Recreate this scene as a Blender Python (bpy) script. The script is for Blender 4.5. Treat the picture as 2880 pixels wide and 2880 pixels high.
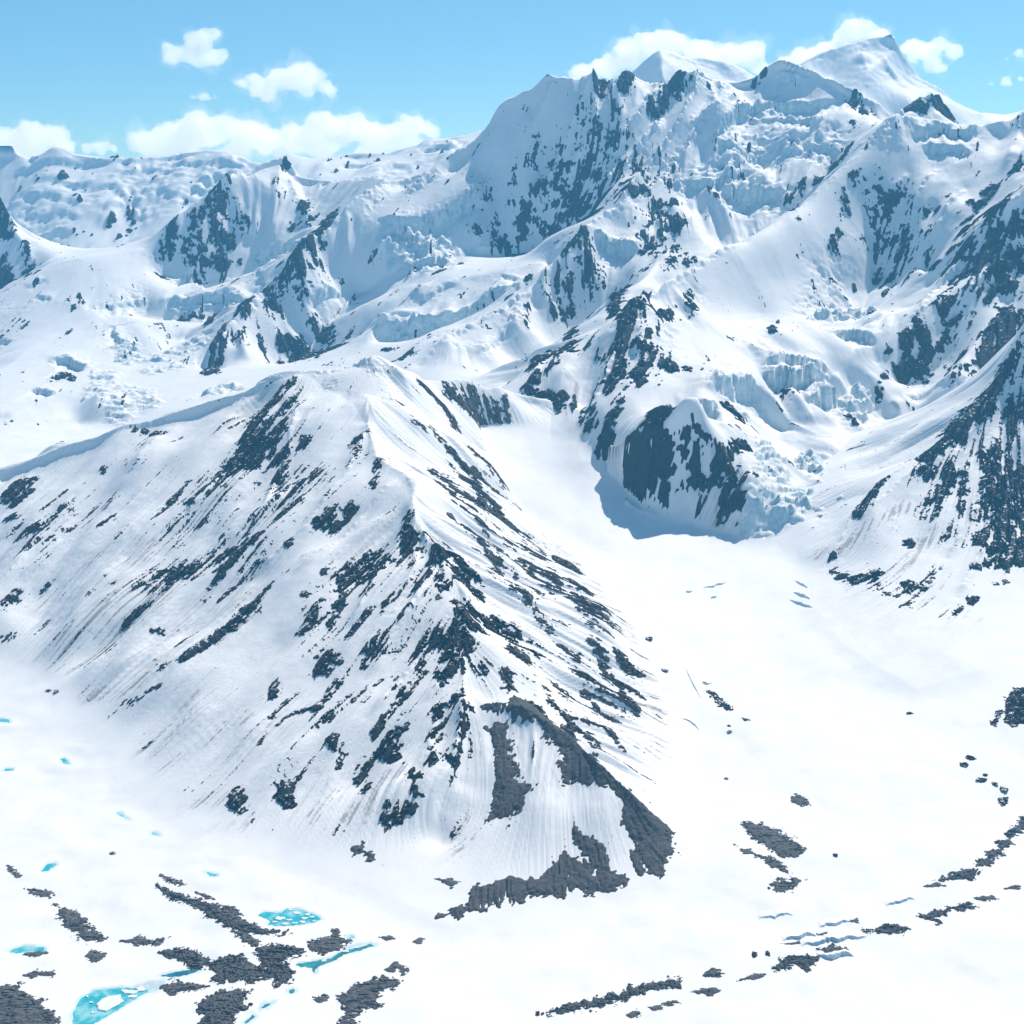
import bpy, math, random
import numpy as np
from mathutils import Vector, Matrix

# ------------------------------------------------------------------ camera, sky, sun, exposure
W = 1932.0                      # tracing units: the photograph is W x W
FOC, HORIZON, CAMZ = 1.2, 0.19, 1500.0
PITCH = math.atan((0.5 - HORIZON) / FOC)
SUN_AZ, SUN_EL = math.radians(30), math.radians(48)      # azimuth clockwise from +Y (view direction)
sc = bpy.context.scene
for o in list(bpy.data.objects): bpy.data.objects.remove(o)
COL = sc.collection
cam = bpy.data.cameras.new('camera'); camo = bpy.data.objects.new('camera', cam); COL.objects.link(camo)
cam.sensor_width = 36; cam.lens = 36 * FOC; cam.clip_start = 5; cam.clip_end = 200000
camo.location = (0, 0, CAMZ); camo.rotation_euler = (math.pi / 2 - PITCH, 0, 0)
sc.camera = camo
world = bpy.data.worlds.new('World'); sc.world = world; world.use_nodes = True
nt = world.node_tree; bg = nt.nodes['Background']
sky = nt.nodes.new('ShaderNodeTexSky'); sky.sky_type = 'NISHITA'; sky.sun_disc = False
sky.sun_elevation = SUN_EL; sky.sun_rotation = SUN_AZ; sky.altitude = 3000
sky.air_density = 1.0; sky.dust_density = 2.0; sky.ozone_density = 5.0
tint = nt.nodes.new('ShaderNodeMix'); tint.data_type = 'RGBA'; tint.blend_type = 'MULTIPLY'; tint.inputs[0].default_value = 1.0
tint.inputs[7].default_value = (0.80, 0.93, 0.79, 1)
nt.links.new(sky.outputs[0], tint.inputs[6]); nt.links.new(tint.outputs[2], bg.inputs[0]); bg.inputs[1].default_value = 0.108
sun = bpy.data.lights.new('sun', 'SUN'); suno = bpy.data.objects.new('sun', sun); COL.objects.link(suno)
sun.energy = 4.75; sun.angle = math.radians(0.5); sun.color = (1.0, 0.88, 0.775)
sdir = Vector((math.sin(SUN_AZ) * math.cos(SUN_EL), math.cos(SUN_AZ) * math.cos(SUN_EL), math.sin(SUN_EL)))
suno.rotation_euler = sdir.to_track_quat('Z', 'Y').to_euler()
sc.view_settings.view_transform = 'Standard'; sc.view_settings.look = 'None'
sc.view_settings.exposure = 0.25; sc.view_settings.gamma = 1.0
sc.cycles.max_bounces = 26; sc.cycles.diffuse_bounces = 4; sc.cycles.volume_bounces = 24
sc.cycles.transparent_max_bounces = 16; sc.cycles.caustics_reflective = False; sc.cycles.caustics_refractive = False
sc.cycles.use_denoising = True

rng = np.random.default_rng(11)
random.seed(4)

# ------------------------------------------------------------------ helpers
def ray(x, y):
    u = (x / W - 0.5) / FOC; v = (0.5 - y / W) / FOC
    c, s = math.cos(PITCH), math.sin(PITCH)
    return np.array([u, c + v * s, -s + v * c])
def D(x, y, dist):                 # point on the sight line at a distance in plan
    d = ray(x, y); t = dist / d[1]
    return np.array([d[0] * t, dist, CAMZ + d[2] * t])
def Zp(x, y, z):                   # point on the sight line at an altitude
    d = ray(x, y); t = (z - CAMZ) / d[2]
    return np.array([d[0] * t, d[1] * t, z])

class Grid:
    def __init__(s, x0, x1, y0, y1, res):
        s.x0, s.y0, s.res = x0, y0, res
        s.nx = int((x1 - x0) / res) + 1; s.ny = int((y1 - y0) / res) + 1
        s.x = x0 + np.arange(s.nx) * res; s.y = y0 + np.arange(s.ny) * res
        s.X, s.Y = np.meshgrid(s.x, s.y)
    def samp(s, A, X, Y):
        fx = np.clip((X - s.x0) / s.res, 0, s.nx - 1.001); fy = np.clip((Y - s.y0) / s.res, 0, s.ny - 1.001)
        i = fx.astype(np.int32); j = fy.astype(np.int32); fx = fx - i; fy = fy - j
        r0 = A[j, i] * (1 - fx) + A[j, i + 1] * fx
        r1 = A[j + 1, i] * (1 - fx) + A[j + 1, i + 1] * fx
        return r0 * (1 - fy) + r1 * fy

def in_poly(X, Y, P):
    P = np.asarray(P); r = np.zeros(X.shape, bool); n = len(P)
    for k in range(n):
        ax, ay = P[k][0], P[k][1]; bx, by = P[(k + 1) % n][0], P[(k + 1) % n][1]
        if ay == by: continue
        c = (ay > Y) != (by > Y)
        r ^= c & (X < (bx - ax) * (Y - ay) / (by - ay) + ax)
    return r

def seg_dist(X, Y, P, closed=False):
    best = np.full(X.shape, 1e18)
    m = len(P) if closed else len(P) - 1
    for k in range(m):
        ax, ay = P[k][0], P[k][1]; bx, by = P[(k + 1) % len(P)][0], P[(k + 1) % len(P)][1]
        dx, dy = bx - ax, by - ay; L = dx * dx + dy * dy + 1e-9
        t = np.clip(((X - ax) * dx + (Y - ay) * dy) / L, 0, 1)
        best = np.minimum(best, (X - ax - t * dx) ** 2 + (Y - ay - t * dy) ** 2)
    return np.sqrt(best)

def blur(A, s):
    if s < 0.3: return A
    r = int(3 * s) + 1; k = np.exp(-np.arange(-r, r + 1) ** 2 / (2 * s * s)); k /= k.sum()
    P = np.pad(A, ((r, r), (r, r)), 'edge'); out = np.zeros((A.shape[0], P.shape[1]))
    for i, w in enumerate(k): out += w * P[i:i + A.shape[0]]
    o2 = np.zeros(A.shape)
    for i, w in enumerate(k): o2 += w * out[:, i:i + A.shape[1]]
    return o2

def fnoise(shape, s, beta=None, seed=0):
    """isotropic noise; s = feature size in cells; beta gives a fractal tail down to the cell"""
    full = shape; shape = tuple(-(-n // 48) * 48 for n in shape)
    g = np.random.default_rng(seed); w = g.standard_normal(shape)
    kx = np.fft.rfftfreq(shape[1]) ; ky = np.fft.fftfreq(shape[0])
    k = np.hypot(kx[None, :], ky[:, None]) * s * 2
    f = np.exp(-k * k / 2) if beta is None else 1.0 / (1 + k * k) ** (beta / 2)
    f[0, 0] = 0
    n = np.fft.irfft2(np.fft.rfft2(w) * f, s=shape)
    n = n[:full[0], :full[1]]
    return n / n.std()

def solve(grid, fixed, val, levels=5, its=(400, 250, 160, 110, 90, 70)):
    """membrane through the fixed cells, coarse to fine"""
    Z = None
    for lv in range(levels, -1, -1):
        q = 2 ** lv
        ny, nx = (grid.ny + q - 1) // q, (grid.nx + q - 1) // q
        js, is_ = np.nonzero(fixed)
        cnt = np.zeros((ny, nx)); sm = np.zeros((ny, nx))
        np.add.at(cnt, (js // q, is_ // q), 1); np.add.at(sm, (js // q, is_ // q), val[js, is_])
        fx = cnt > 0; v = np.where(fx, sm / np.maximum(cnt, 1), 0)
        if Z is None: Z = np.full((ny, nx), v[fx].mean())
        else:
            Z = np.repeat(np.repeat(Z, 2, 0), 2, 1)
            Z = np.pad(Z, ((0, max(0, ny - Z.shape[0])), (0, max(0, nx - Z.shape[1]))), 'edge')[:ny, :nx]
        Z = np.where(fx, v, Z)
        par = (np.add.outer(np.arange(ny), np.arange(nx)) % 2).astype(bool)
        om = 1.85 if lv > 1 else 1.7
        up = [~fx & par, ~fx & ~par]
        for it in range(its[levels - lv] if levels - lv < len(its) else 60):
            for m in up:
                P = np.pad(Z, 1, 'edge')
                av = (P[:-2, 1:-1] + P[2:, 1:-1] + P[1:-1, :-2] + P[1:-1, 2:]) * 0.25
                Z = np.where(m, Z + om * (av - Z), Z)
    return Z

def stamp(grid, fixed, val, line):
    """rasterise a 3D polyline into the constraint grid"""
    for a, b in zip(line[:-1], line[1:]):
        n = int(np.hypot(b[0] - a[0], b[1] - a[1]) / (grid.res * 0.5)) + 2
        t = np.linspace(0, 1, n)[:, None]; p = a + (b - a) * t
        i = np.round((p[:, 0] - grid.x0) / grid.res).astype(int); j = np.round((p[:, 1] - grid.y0) / grid.res).astype(int)
        k = (i >= 0) & (i < grid.nx) & (j >= 0) & (j < grid.ny)
        fixed[j[k], i[k]] = True; val[j[k], i[k]] = p[k, 2]

def make_mesh(name, V, F, mat, smooth=True, attrs=None, parent=None):
    me = bpy.data.meshes.new(name); V = np.asarray(V, np.float32); F = np.asarray(F, np.int32); n = F.shape[1]
    me.vertices.add(len(V)); me.vertices.foreach_set('co', V.ravel())
    me.loops.add(F.size); me.loops.foreach_set('vertex_index', F.ravel())
    me.polygons.add(len(F)); me.polygons.foreach_set('loop_start', np.arange(0, F.size, n, dtype=np.int32))
    me.polygons.foreach_set('loop_total', np.full(len(F), n, np.int32))
    me.polygons.foreach_set('use_smooth', np.full(len(F), smooth))
    me.update(calc_edges=True)
    for k, a in (attrs or {}).items():
        at = me.attributes.new(k, 'FLOAT', 'POINT'); at.data.foreach_set('value', np.asarray(a, np.float32))
    me.materials.append(mat)
    ob = bpy.data.objects.new(name, me); COL.objects.link(ob)
    if parent: ob.parent = parent
    return ob

def grid_mesh(name, X, Y, Z, keep, mat, attrs=None, parent=None, smooth=True):
    """keep: per-cell mask (ny-1, nx-1)"""
    ny, nx = Z.shape; idx = np.arange(ny * nx).reshape(ny, nx)
    F = np.stack([idx[:-1, :-1], idx[:-1, 1:], idx[1:, 1:], idx[1:, :-1]], -1)[keep]
    used = np.zeros(ny * nx, bool); used[F.ravel()] = True
    re = np.cumsum(used) - 1
    V = np.stack([X, Y, Z], -1).reshape(-1, 3)[used]
    return make_mesh(name, V, re[F], mat, smooth, {k: a.ravel()[used] for k, a in (attrs or {}).items()}, parent)

def cells_any(m): return m[:-1, :-1] | m[1:, :-1] | m[:-1, 1:] | m[1:, 1:]

def tag(o, label=None, cat=None, group=None, kind=None):
    if label: o['label'] = label
    if cat: o['category'] = cat
    if group: o['group'] = group
    if kind: o['kind'] = kind
    return o

# ------------------------------------------------------------------ materials
def mat_new(name):
    m = bpy.data.materials.new(name); m.use_nodes = True; t = m.node_tree
    b = t.nodes['Principled BSDF']; return m, t, b
def N(t, kind, **kw):
    n = t.nodes.new(kind)
    for k, v in kw.items():
        if k.startswith('i_'):
            key = k[2:]; n.inputs[int(key) if key.isdigit() else key].default_value = v
        else: setattr(n, k, v)
    return n
def mixc(t, fac, a, b):
    n = N(t, 'ShaderNodeMix', data_type='RGBA')
    for sock, v in ((0, fac), (6, a), (7, b)):
        if isinstance(v, bpy.types.NodeSocket): t.links.new(v, n.inputs[sock])
        else: n.inputs[sock].default_value = v if sock == 0 else (*v, 1)
    return n.outputs[2]
def ramp(t, val, lo, hi, a=0.0, b=1.0):
    n = N(t, 'ShaderNodeMapRange', interpolation_type='SMOOTHSTEP'); t.links.new(val, n.inputs[0])
    n.inputs[1].default_value = lo; n.inputs[2].default_value = hi; n.inputs[3].default_value = a; n.inputs[4].default_value = b
    return n.outputs[0]
def noise(t, scale, detail=4, rough=0.55, vec=None, dist=0.0):
    n = N(t, 'ShaderNodeTexNoise'); n.inputs['Scale'].default_value = scale; n.inputs['Detail'].default_value = detail
    n.inputs['Roughness'].default_value = rough; n.inputs['Distortion'].default_value = dist
    if vec is None: vec = geo(t)
    t.links.new(vec, n.inputs['Vector']); return n.outputs[0]
def geo(t):
    for n in t.nodes:
        if n.type == 'NEW_GEOMETRY': return n.outputs['Position']
    return t.nodes.new('ShaderNodeNewGeometry').outputs['Position']
def attr(t, name):
    n = N(t, 'ShaderNodeAttribute', attribute_name=name); return n.outputs['Fac']
def math_(t, op, a, b=0.0):
    n = N(t, 'ShaderNodeMath', operation=op)
    for i, v in enumerate((a, b)):
        if isinstance(v, bpy.types.NodeSocket): t.links.new(v, n.inputs[i])
        else: n.inputs[i].default_value = v
    return n.outputs[0]
def bump(t, bsdf, h, strength, dist):
    n = N(t, 'ShaderNodeBump'); n.inputs['Strength'].default_value = strength; n.inputs['Distance'].default_value = dist
    t.links.new(h, n.inputs['Height']); t.links.new(n.outputs[0], bsdf.inputs['Normal'])

def snow_material(name, streaks=True):
    m, t, b = mat_new(name)
    b.inputs['Roughness'].default_value = 0.65; b.inputs['Specular IOR Level'].default_value = 0.25
    n1 = noise(t, 0.012, 6, 0.6)
    col = mixc(t, ramp(t, n1, 0.3, 0.7), (0.86, 0.88, 0.89), (0.80, 0.83, 0.85))
    ice = attr(t, 'ice'); n3 = noise(t, 0.05, 5, 0.6)
    icef = ramp(t, math_(t, 'MULTIPLY', ice, ramp(t, n3, 0.25, 0.6)), 0.15, 0.8, 0, 0.85)
    col = mixc(t, icef, col, (0.50, 0.68, 0.74))
    dirt = attr(t, 'dirt'); st = attr(t, 'streak'); n2 = noise(t, 0.16, 5, 0.65)
    d = math_(t, 'MULTIPLY', dirt, ramp(t, math_(t, 'ADD', st, math_(t, 'MULTIPLY', n2, 0.7)), 0.22, 0.95))
    col = mixc(t, math_(t, 'MINIMUM', d, 0.85), col, (0.14, 0.133, 0.125))
    t.links.new(col, b.inputs['Base Color'])
    h = math_(t, 'ADD', math_(t, 'MULTIPLY', noise(t, 0.06, 8, 0.6), 0.5), math_(t, 'MULTIPLY', st, 0.8))
    bump(t, b, h, 0.22, 4.0)
    return m

def rock_material(name, c1, c2, c3, scale=0.02, bd=6.0, dust=0.62):
    m, t, b = mat_new(name)
    b.inputs['Roughness'].default_value = 0.9; b.inputs['Specular IOR Level'].default_value = 0.2
    n1 = noise(t, scale, 8, 0.65); n2 = noise(t, scale * 7, 6, 0.7)
    col = mixc(t, ramp(t, n1, 0.35, 0.65), c1, c2)
    col = mixc(t, ramp(t, n2, 0.5, 0.75), col, c3)
    if dust:                           # old snow caught on the ledges
        g = [n for n in t.nodes if n.type == 'NEW_GEOMETRY'][0]
        sep = N(t, 'ShaderNodeSeparateXYZ'); t.links.new(g.outputs['Normal'], sep.inputs[0])
        s = math_(t, 'ADD', sep.outputs[2], math_(t, 'MULTIPLY', math_(t, 'SUBTRACT', noise(t, scale * 2.6, 9, 0.7), 0.5), 1.8))
        col = mixc(t, ramp(t, s, 1.25 - dust * .45, 1.32 - dust * .45), col, (0.80, 0.83, 0.85))
    t.links.new(col, b.inputs['Base Color'])
    bump(t, b, noise(t, scale * 4, 10, 0.72), 0.9, bd)
    return m
SNOW = snow_material('snow')
ROCK = rock_material('crag_rock', (0.016, 0.021, 0.026), (0.034, 0.037, 0.040), (0.068, 0.064, 0.060))
SCREE_STREAK = rock_material('scree_streak', (0.060, 0.058, 0.056), (0.095, 0.088, 0.080), (0.15, 0.14, 0.13), 0.04, 2.0, 0.45)
DEBRIS = rock_material('moraine_debris', (0.100, 0.107, 0.113), (0.145, 0.149, 0.153), (0.21, 0.208, 0.205), 0.05, 2.5, 0.0)
SCREE = rock_material('scree', (0.070, 0.075, 0.080), (0.105, 0.108, 0.111), (0.15, 0.15, 0.15), 0.05, 2.0, 0.0)

# ------------------------------------------------------------------ glacier floor (everything else stands on it)
GG = Grid(-6000, 6000, 1000, 12000, 25)
gf = np.zeros(GG.X.shape, bool); gv = np.zeros(GG.X.shape)
def zl(*p): return [Zp(*q) for q in p]
def dl(*p): return [D(*q) for q in p]
ground_lines = [
    zl((-600, 1932, 5), (600, 1932, 0), (1300, 1932, 0), (2600, 1932, 10)),
    zl((-500, 1700, 18), (300, 1760, 6), (700, 1800, 4), (1100, 1740, 12), (1500, 1650, 30), (2000, 1550, 70), (2500, 1480, 110)),
    zl((-500, 1330, 70), (0, 1330, 60), (100, 1450, 38), (240, 1560, 22), (480, 1660, 10), (700, 1720, 8)),
    zl((2200, 1280, 230), (1932, 1290, 165), (1750, 1330, 105), (1550, 1290, 100), (1330, 1400, 60)),
    zl((960, 800, 550), (1000, 850, 465), (1040, 900, 385), (1090, 950, 310), (1180, 1020, 225), (1300, 1080, 175), (1420, 1150, 140), (1440, 1300, 98), (1400, 1500, 45)),
    zl((1420, 1030, 212), (1540, 1090, 172)),
    zl((1100, 842, 480), (1150, 880, 400), (1190, 930, 325), (1240, 990, 232), (1330, 1000, 220)),
    zl((905, 805, 548), (945, 895, 425), (1000, 985, 270), (1090, 1050, 200)),
    [np.array([-400, 5450, 575.]), np.array([0, 5420, 570.]), np.array([300, 5300, 550.])],
    zl((2150, 735, 640), (1850, 770, 560), (1740, 790, 520), (1640, 830, 470)),
    zl((0, 862, 340), (130, 815, 355), (260, 770, 380)),
    zl((-600, 870, 350), (0, 862, 340)),
]
for l in ground_lines: stamp(GG, gf, gv, l)
far = (GG.Y > 11800); gf |= far; gv[far] = 500
edge = (GG.Y < 1100); gf |= edge; gv[edge] = -20
GZ = blur(solve(GG, gf, gv), 2.5)
def ground(X, Y): return GG.samp(GZ, X, Y)

def cast(x, y, surf, lo=1500.0, hi=11000.0, step=6.0):
    """first hit of a sight line with a height function"""
    d = ray(x, y); Yd = np.arange(lo, hi, step); X = d[0] / d[1] * Yd; Z = CAMZ + d[2] / d[1] * Yd
    h = surf(X, Yd); k = np.nonzero(Z < h)[0]
    if len(k) == 0: return None
    k = k[0]
    return np.array([X[k], Yd[k], h[k]])

# ------------------------------------------------------------------ mountains
def flow(Z, res, s):
    B = blur(Z, s); gy, gx = np.gradient(B, res); m = np.hypot(gx, gy)
    return -gx / (m + 1e-6), -gy / (m + 1e-6), m
def lic(Nz, fx, fy, L, step=1.0, sub=1):
    ny, nx = Nz.shape; J, I = np.meshgrid(np.arange(ny, dtype=float), np.arange(nx, dtype=float), indexing='ij')
    acc = Nz.copy(); 
    for sgn in (1, -1):
        i, j = I.copy(), J.copy()
        for k in range(L):
            ii = np.clip(np.rint(i), 0, nx - 1).astype(np.int32); jj = np.clip(np.rint(j), 0, ny - 1).astype(np.int32)
            i += sgn * step * fx[jj, ii]; j += sgn * step * fy[jj, ii]
            ii = np.clip(np.rint(i), 0, nx - 1).astype(np.int32); jj = np.clip(np.rint(j), 0, ny - 1).astype(np.int32)
            acc += Nz[jj, ii] * (1 - k / L)
    acc -= acc.mean(); return acc / acc.std()

def worley(X, Y, size, seed):
    gx = X / size; gy = Y / size; ix = np.floor(gx).astype(np.int64); iy = np.floor(gy).astype(np.int64)
    f1 = np.full(X.shape, 9.0); f2 = np.full(X.shape, 9.0); hid = np.zeros(X.shape)
    def h(a, b, s):
        v = np.sin(a * 127.1 + b * 311.7 + s * 74.7 + seed * 13.3) * 43758.5453
        return v - np.floor(v)
    for dx in (-1, 0, 1):
        for dy in (-1, 0, 1):
            cx = ix + dx; cy = iy + dy
            d = np.hypot(cx + h(cx, cy, 1) - gx, cy + h(cx, cy, 2) - gy)
            c = d < f1; f2 = np.where(c, f1, np.minimum(f2, d)); hid = np.where(c, h(cx, cy, 3), hid); f1 = np.where(c, d, f1)
    return f1, f2, hid

def base_body(g, foot, lines, smooth=2.0, floor=None, back=None, ridge_keep=0.5, sink=4.0, apron=0.0):
    fixed = np.zeros(g.X.shape, bool); val = np.zeros(g.X.shape)
    G = ground(g.X, g.Y) if floor is None else floor(g.X, g.Y)
    out = ~in_poly(g.X, g.Y, foot)
    fixed |= out; val[out] = (G - np.clip(seg_dist(g.X, g.Y, foot, True) * 0.3, 0, 60) if floor is None else G - sink)[out]
    if back is not None:
        m = out & (g.Y > back[0]); val[m] = back[1]
    for l in lines: stamp(g, fixed, val, l)
    Z = solve(g, fixed, val)
    Zs = blur(Z, smooth); Z = Z * ridge_keep + Zs * (1 - ridge_keep)
    return Z, G

def paint(g, Z, strokes, surf, rmul=1.0):
    """strokes: (points in tracing units, radius in tracing units, weight) laid on the surface in world space"""
    A = np.zeros(g.X.shape); wn = fnoise(g.X.shape, 22 / g.res, 1.7, 4242)
    for pts, rad, w in strokes:
        P = [cast(x, y, surf) for x, y in pts]; P = [p for p in P if p is not None]
        if not P: continue
        if len(P) == 1: P = P * 2
        r = rad * rmul / W / FOC * np.mean([p[1] for p in P]) * 1.04
        xs = [p[0] for p in P]; ys = [p[1] for p in P]
        i0 = max(0, int((min(xs) - 2.2 * r - g.x0) / g.res)); i1 = min(g.nx, int((max(xs) + 2.2 * r - g.x0) / g.res) + 1)
        j0 = max(0, int((min(ys) - 2.2 * r - g.y0) / g.res)); j1 = min(g.ny, int((max(ys) + 2.2 * r - g.y0) / g.res) + 1)
        if i1 <= i0 or j1 <= j0: continue
        d = seg_dist(g.X[j0:j1, i0:i1], g.Y[j0:j1, i0:i1], P)
        f = w * np.exp(-(np.maximum(d + .38 * min(r, 30) * wn[j0:j1, i0:i1], 0) / r) ** 4)
        s = A[j0:j1, i0:i1]; A[j0:j1, i0:i1] = np.where(np.abs(f) > np.abs(s), f, s)
    return A
LRES_S, LRES_R, LRES_B, LRES_F = 4.5, 8.5, 5.0, 19.0
# ---- spur
def foot_pts(px, surf=None): return [tuple(cast(x, y, surf or ground)[:2]) for x, y in px]
SG = Grid(-2700, 800, 2120, 5700, LRES_S)
spur_foot = [tuple(D(*q)[:2]) for q in ((1078,805,5230),(985,806,5190),(905,802,5170))] + foot_pts([(945,890),(1000,985),(1090,1050),(1150,1110),(1210,1180),(1245,1260),(1270,1330),(1280,1400),(1265,1475),(1280,1540),(1305,1600),(1290,1645),(1180,1675),(1000,1705),(850,1750),(780,1715),(690,1675),(560,1635),(370,1595),(280,1495),(220,1435),(120,1345),(60,1265),(0,1245),(-250,1200)]) + [(-2690,5250),(-1500,5350),(-700,5550),(0,5690),(480,5690)]
spur_lines = [
  dl((-200,940,4520),(0,881,4600),(75,856,4640),(135,836,4670),(270,801,4730),(350,769,4780),(410,754,4810),(480,736,4840),(520,716,4860),(575,704,4880),(625,686,4900),(700,666,4950),(725,671,4960),(760,696,5000),(810,716,5080),(850,718,5170),(920,734,5300),(940,730,5340),(985,742,5400),(1030,752,5430),(1075,772,5430)),
  dl((700,666,4950),(690,725,4760),(695,804,4450),(710,864,4200),(765,899,4080),(780,929,3950),(780,959,3830),(800,999,3720),(835,1050,3580),(861,1094,3470),(881,1122,3400),(872,1202,3220),(875,1299,3020),(916,1334,2960),(979,1337,2930),(1038,1372,2870),(1090,1407,2800),(1125,1455,2720),(1187,1514,2640),(1285,1612,2540)),
  dl((0,897,4580),(75,871,4620),(135,851,4650),(270,816,4712),(350,784,4762),(410,768,4793),(480,748,4824)),
  dl((875,1299,3020),(868,1340,2920),(860,1480,2690),(830,1610,2570)),
  dl((575,706,4870),(610,728,4790),(650,752,4690),(690,800,4490)), dl((740,690,4930),(780,740,4800),(790,800,4600),(785,860,4350)),
  dl((930,1178,3350),(1010,1290,3080),(1038,1372,2870)),
]
SZ, SGnd = base_body(SG, spur_foot, spur_lines, 3.0, ridge_keep=0.5)
def pz(x, Y, z): q = D(x, 700, Y); return np.array([q[0], Y, z])
# ---- high range
RG = Grid(-4300, 4200, 4350, 9750, LRES_R)
range_foot = foot_pts([(-300,840),(0,840),(150,800)]) + [D(260,765,6050)[:2],D(400,745,5950)[:2],D(540,725,5900)[:2]] + [D(700,700,5900)[:2],D(850,740,5650)[:2],D(960,780,5350)[:2]] + \
  [D(1010,800,5300)[:2], D(1075,825,5150)[:2], D(1100,842,5010)[:2]] + foot_pts([(1150,875),(1180,920),(1236,988),(1300,990),(1400,1020),(1480,1015),(1545,1020),(1590,965),(1620,860),(1660,815),(1740,785)]) + [D(1850,755,5300)[:2], D(2000,720,5250)[:2], (4190,5200),(4190,9700),(-4290,9700)]
range_lines = [
  dl((1031,141,8800),(1008,160,8800),(966,192,8800),(940,212,8800),(915,248,8800),(880,290,8750),(820,322,8700),(750,347,8600),(710,375,8450),(665,402,8300),(620,440,8100),(555,490,7850),(520,535,7700),(480,580,7500),(435,630,7300),(405,668,7120),(392,704,6950)),
  dl((1031,141,8800),(1056,152,8820),(1096,160,8850),(1136,155,8900),(1186,155,8900),(1236,165,8900),(1286,157,8900),(1311,146,8900),(1331,157,8950),(1366,161,9000),(1406,147,9000),(1456,129,9000),(1486,142,8950),(1546,147,8900),(1591,156,8750),(1636,170,8600),(1661,195,8500),(1678,215,8450),(1690,260,8350)),
  dl((750,347,8600),(690,337,9000),(640,340,9200),(560,335,9300),(540,322,9300),(500,330,9250),(460,345,9100),(425,340,8900),(390,370,8800),(350,405,8700),(300,450,8550),(280,472,8450),(220,477,8350),(160,480,8250),(90,495,8150),(50,520,8050),(0,560,7900),(-200,620,7700)),
  dl((300,525,8350),(370,545,8350),(440,530,8400),(520,500,8500)),
  dl((300,565,7900),(380,555,7950),(480,548,8000)),
  dl((310,600,7800),(420,610,7750),(480,575,7850)),
  dl((350,640,7500),(250,700,6900),(190,750,6400)),
  dl((100,620,7500),(0,700,6800),(0,780,6150)),
  dl((-100,330,9100),(0,378,9000),(30,445,8800),(80,505,8500)),
  dl((1366,161,9000),(1340,230,8600),(1286,300,8300),(1236,345,8050),(1181,395,7800),(1116,430,7600),(1066,485,7350),(1036,515,7250),(996,555,7100),(930,600,6900),(860,640,6700),(790,690,6450)),
  dl((1040,487,7600),(960,505,7550),(880,520,7500),(800,550,7400),(720,600,7250),(690,640,7050)),
  dl((890,480,8000),(950,490,8050),(1010,478,8100),(1060,470,8050)),
  dl((1008,735,5500),(1012,700,5650),(1030,668,5850),(1075,638,6100),(1130,615,6250),(1190,590,6250)),
  dl((740,500,7900),(680,560,7900),(600,640,7500),(520,700,7100)),
  dl((711,588,7180),(827,588,7150),(877,568,7200),(934,535,7300),(977,531,7320)),
  dl((711,645,7080),(777,638,7060),(857,601,7130),(897,585,7180),(944,568,7250)),
  [pz(1250,6800,980), pz(1340,7050,1080), pz(1460,7400,1180), pz(1540,7600,1350)],
  dl((900,340,8350),(800,390,8250),(720,410,8150)), dl((880,405,8250),(820,430,8100),(720,445,8000)),
  dl((1170,575,7100),(1100,630,7000),(1040,660,6800),(1000,690,6600),(930,715,6300)),
  dl((1101,804,5250),(1136,744,5450),(1171,659,5750),(1216,570,6050),(1286,520,6300),(1406,440,6700),(1521,370,7100),(1561,320,7250),(1631,260,7450),(1701,217,7600),(1746,227,7550),(1806,238,7500),(1846,240,7450),(1886,227,7450),(1906,227,7450),(2000,200,7500),(2200,180,7500)),
  dl((1250,470,7300),(1200,530,6900),(1150,570,6650)),
  dl((1300,230,8500),(1400,200,8650),(1500,190,8650),(1590,200,8600)),
  dl((1330,310,8200),(1400,320,8150),(1500,320,8100),(1560,300,8100)),
  dl((1580,330,7900),(1480,395,7750),(1400,405,7800),(1300,345,8050)),
  dl((1700,224,8200),(1741,193,8200),(1771,188,8200),(1810,234,8200)),
  dl((1640,400,7150),(1650,500,6850),(1620,590,6450)),
  dl((1760,420,6950),(1750,520,6600)),
  dl((2200,250,6800),(2000,330,6600),(1932,387,6500),(1850,450,6450),(1790,510,6350),(1750,570,6200),(1720,640,6000),(1700,730,5750)),
  dl((2100,480,6050),(1932,560,5980),(1850,640,5800),(1790,720,5600)),
  dl((1400,645,5900),(1340,728,5300)),
  dl((1150,850,4980),(1185,825,4930),(1235,803,4890),(1285,784,4890),(1325,778,4960)),
  dl((1181,912,4790),(1236,975,4715),(1290,970,4720),(1330,940,4760)),
  dl((1620,600,6300),(1550,620,6250)),
  dl((1470,450,6780),(1540,430,6880)), dl((1420,540,6450),(1510,525,6600)), dl((1370,600,6150),(1440,610,6300)),
  dl((1430,690,5700),(1520,680,5750),(1570,700,5750),(1640,660,5950),(1655,700,5850)),
  dl((1430,745,5450),(1480,790,5350),(1550,800,5350),(1620,805,5350),(1650,765,5500)),
  dl((1430,830,5000),(1420,900,4700),(1412,945,4600)),
  dl((1560,900,4800),(1600,960,4600)), dl((1560,900,4800),(1530,980,4560)),
]
s3_line = [l for l in range_lines if abs(l[0][1] - 5250) < 1 and len(l) > 12][0]; wall_line = [l for l in range_lines if len(l) == 8 and abs(l[0][1] - 6800) < 1][0]
RZ, RGnd = base_body(RG, range_foot, range_lines, 1.5, back=(9000, 900), ridge_keep=0.8)
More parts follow.
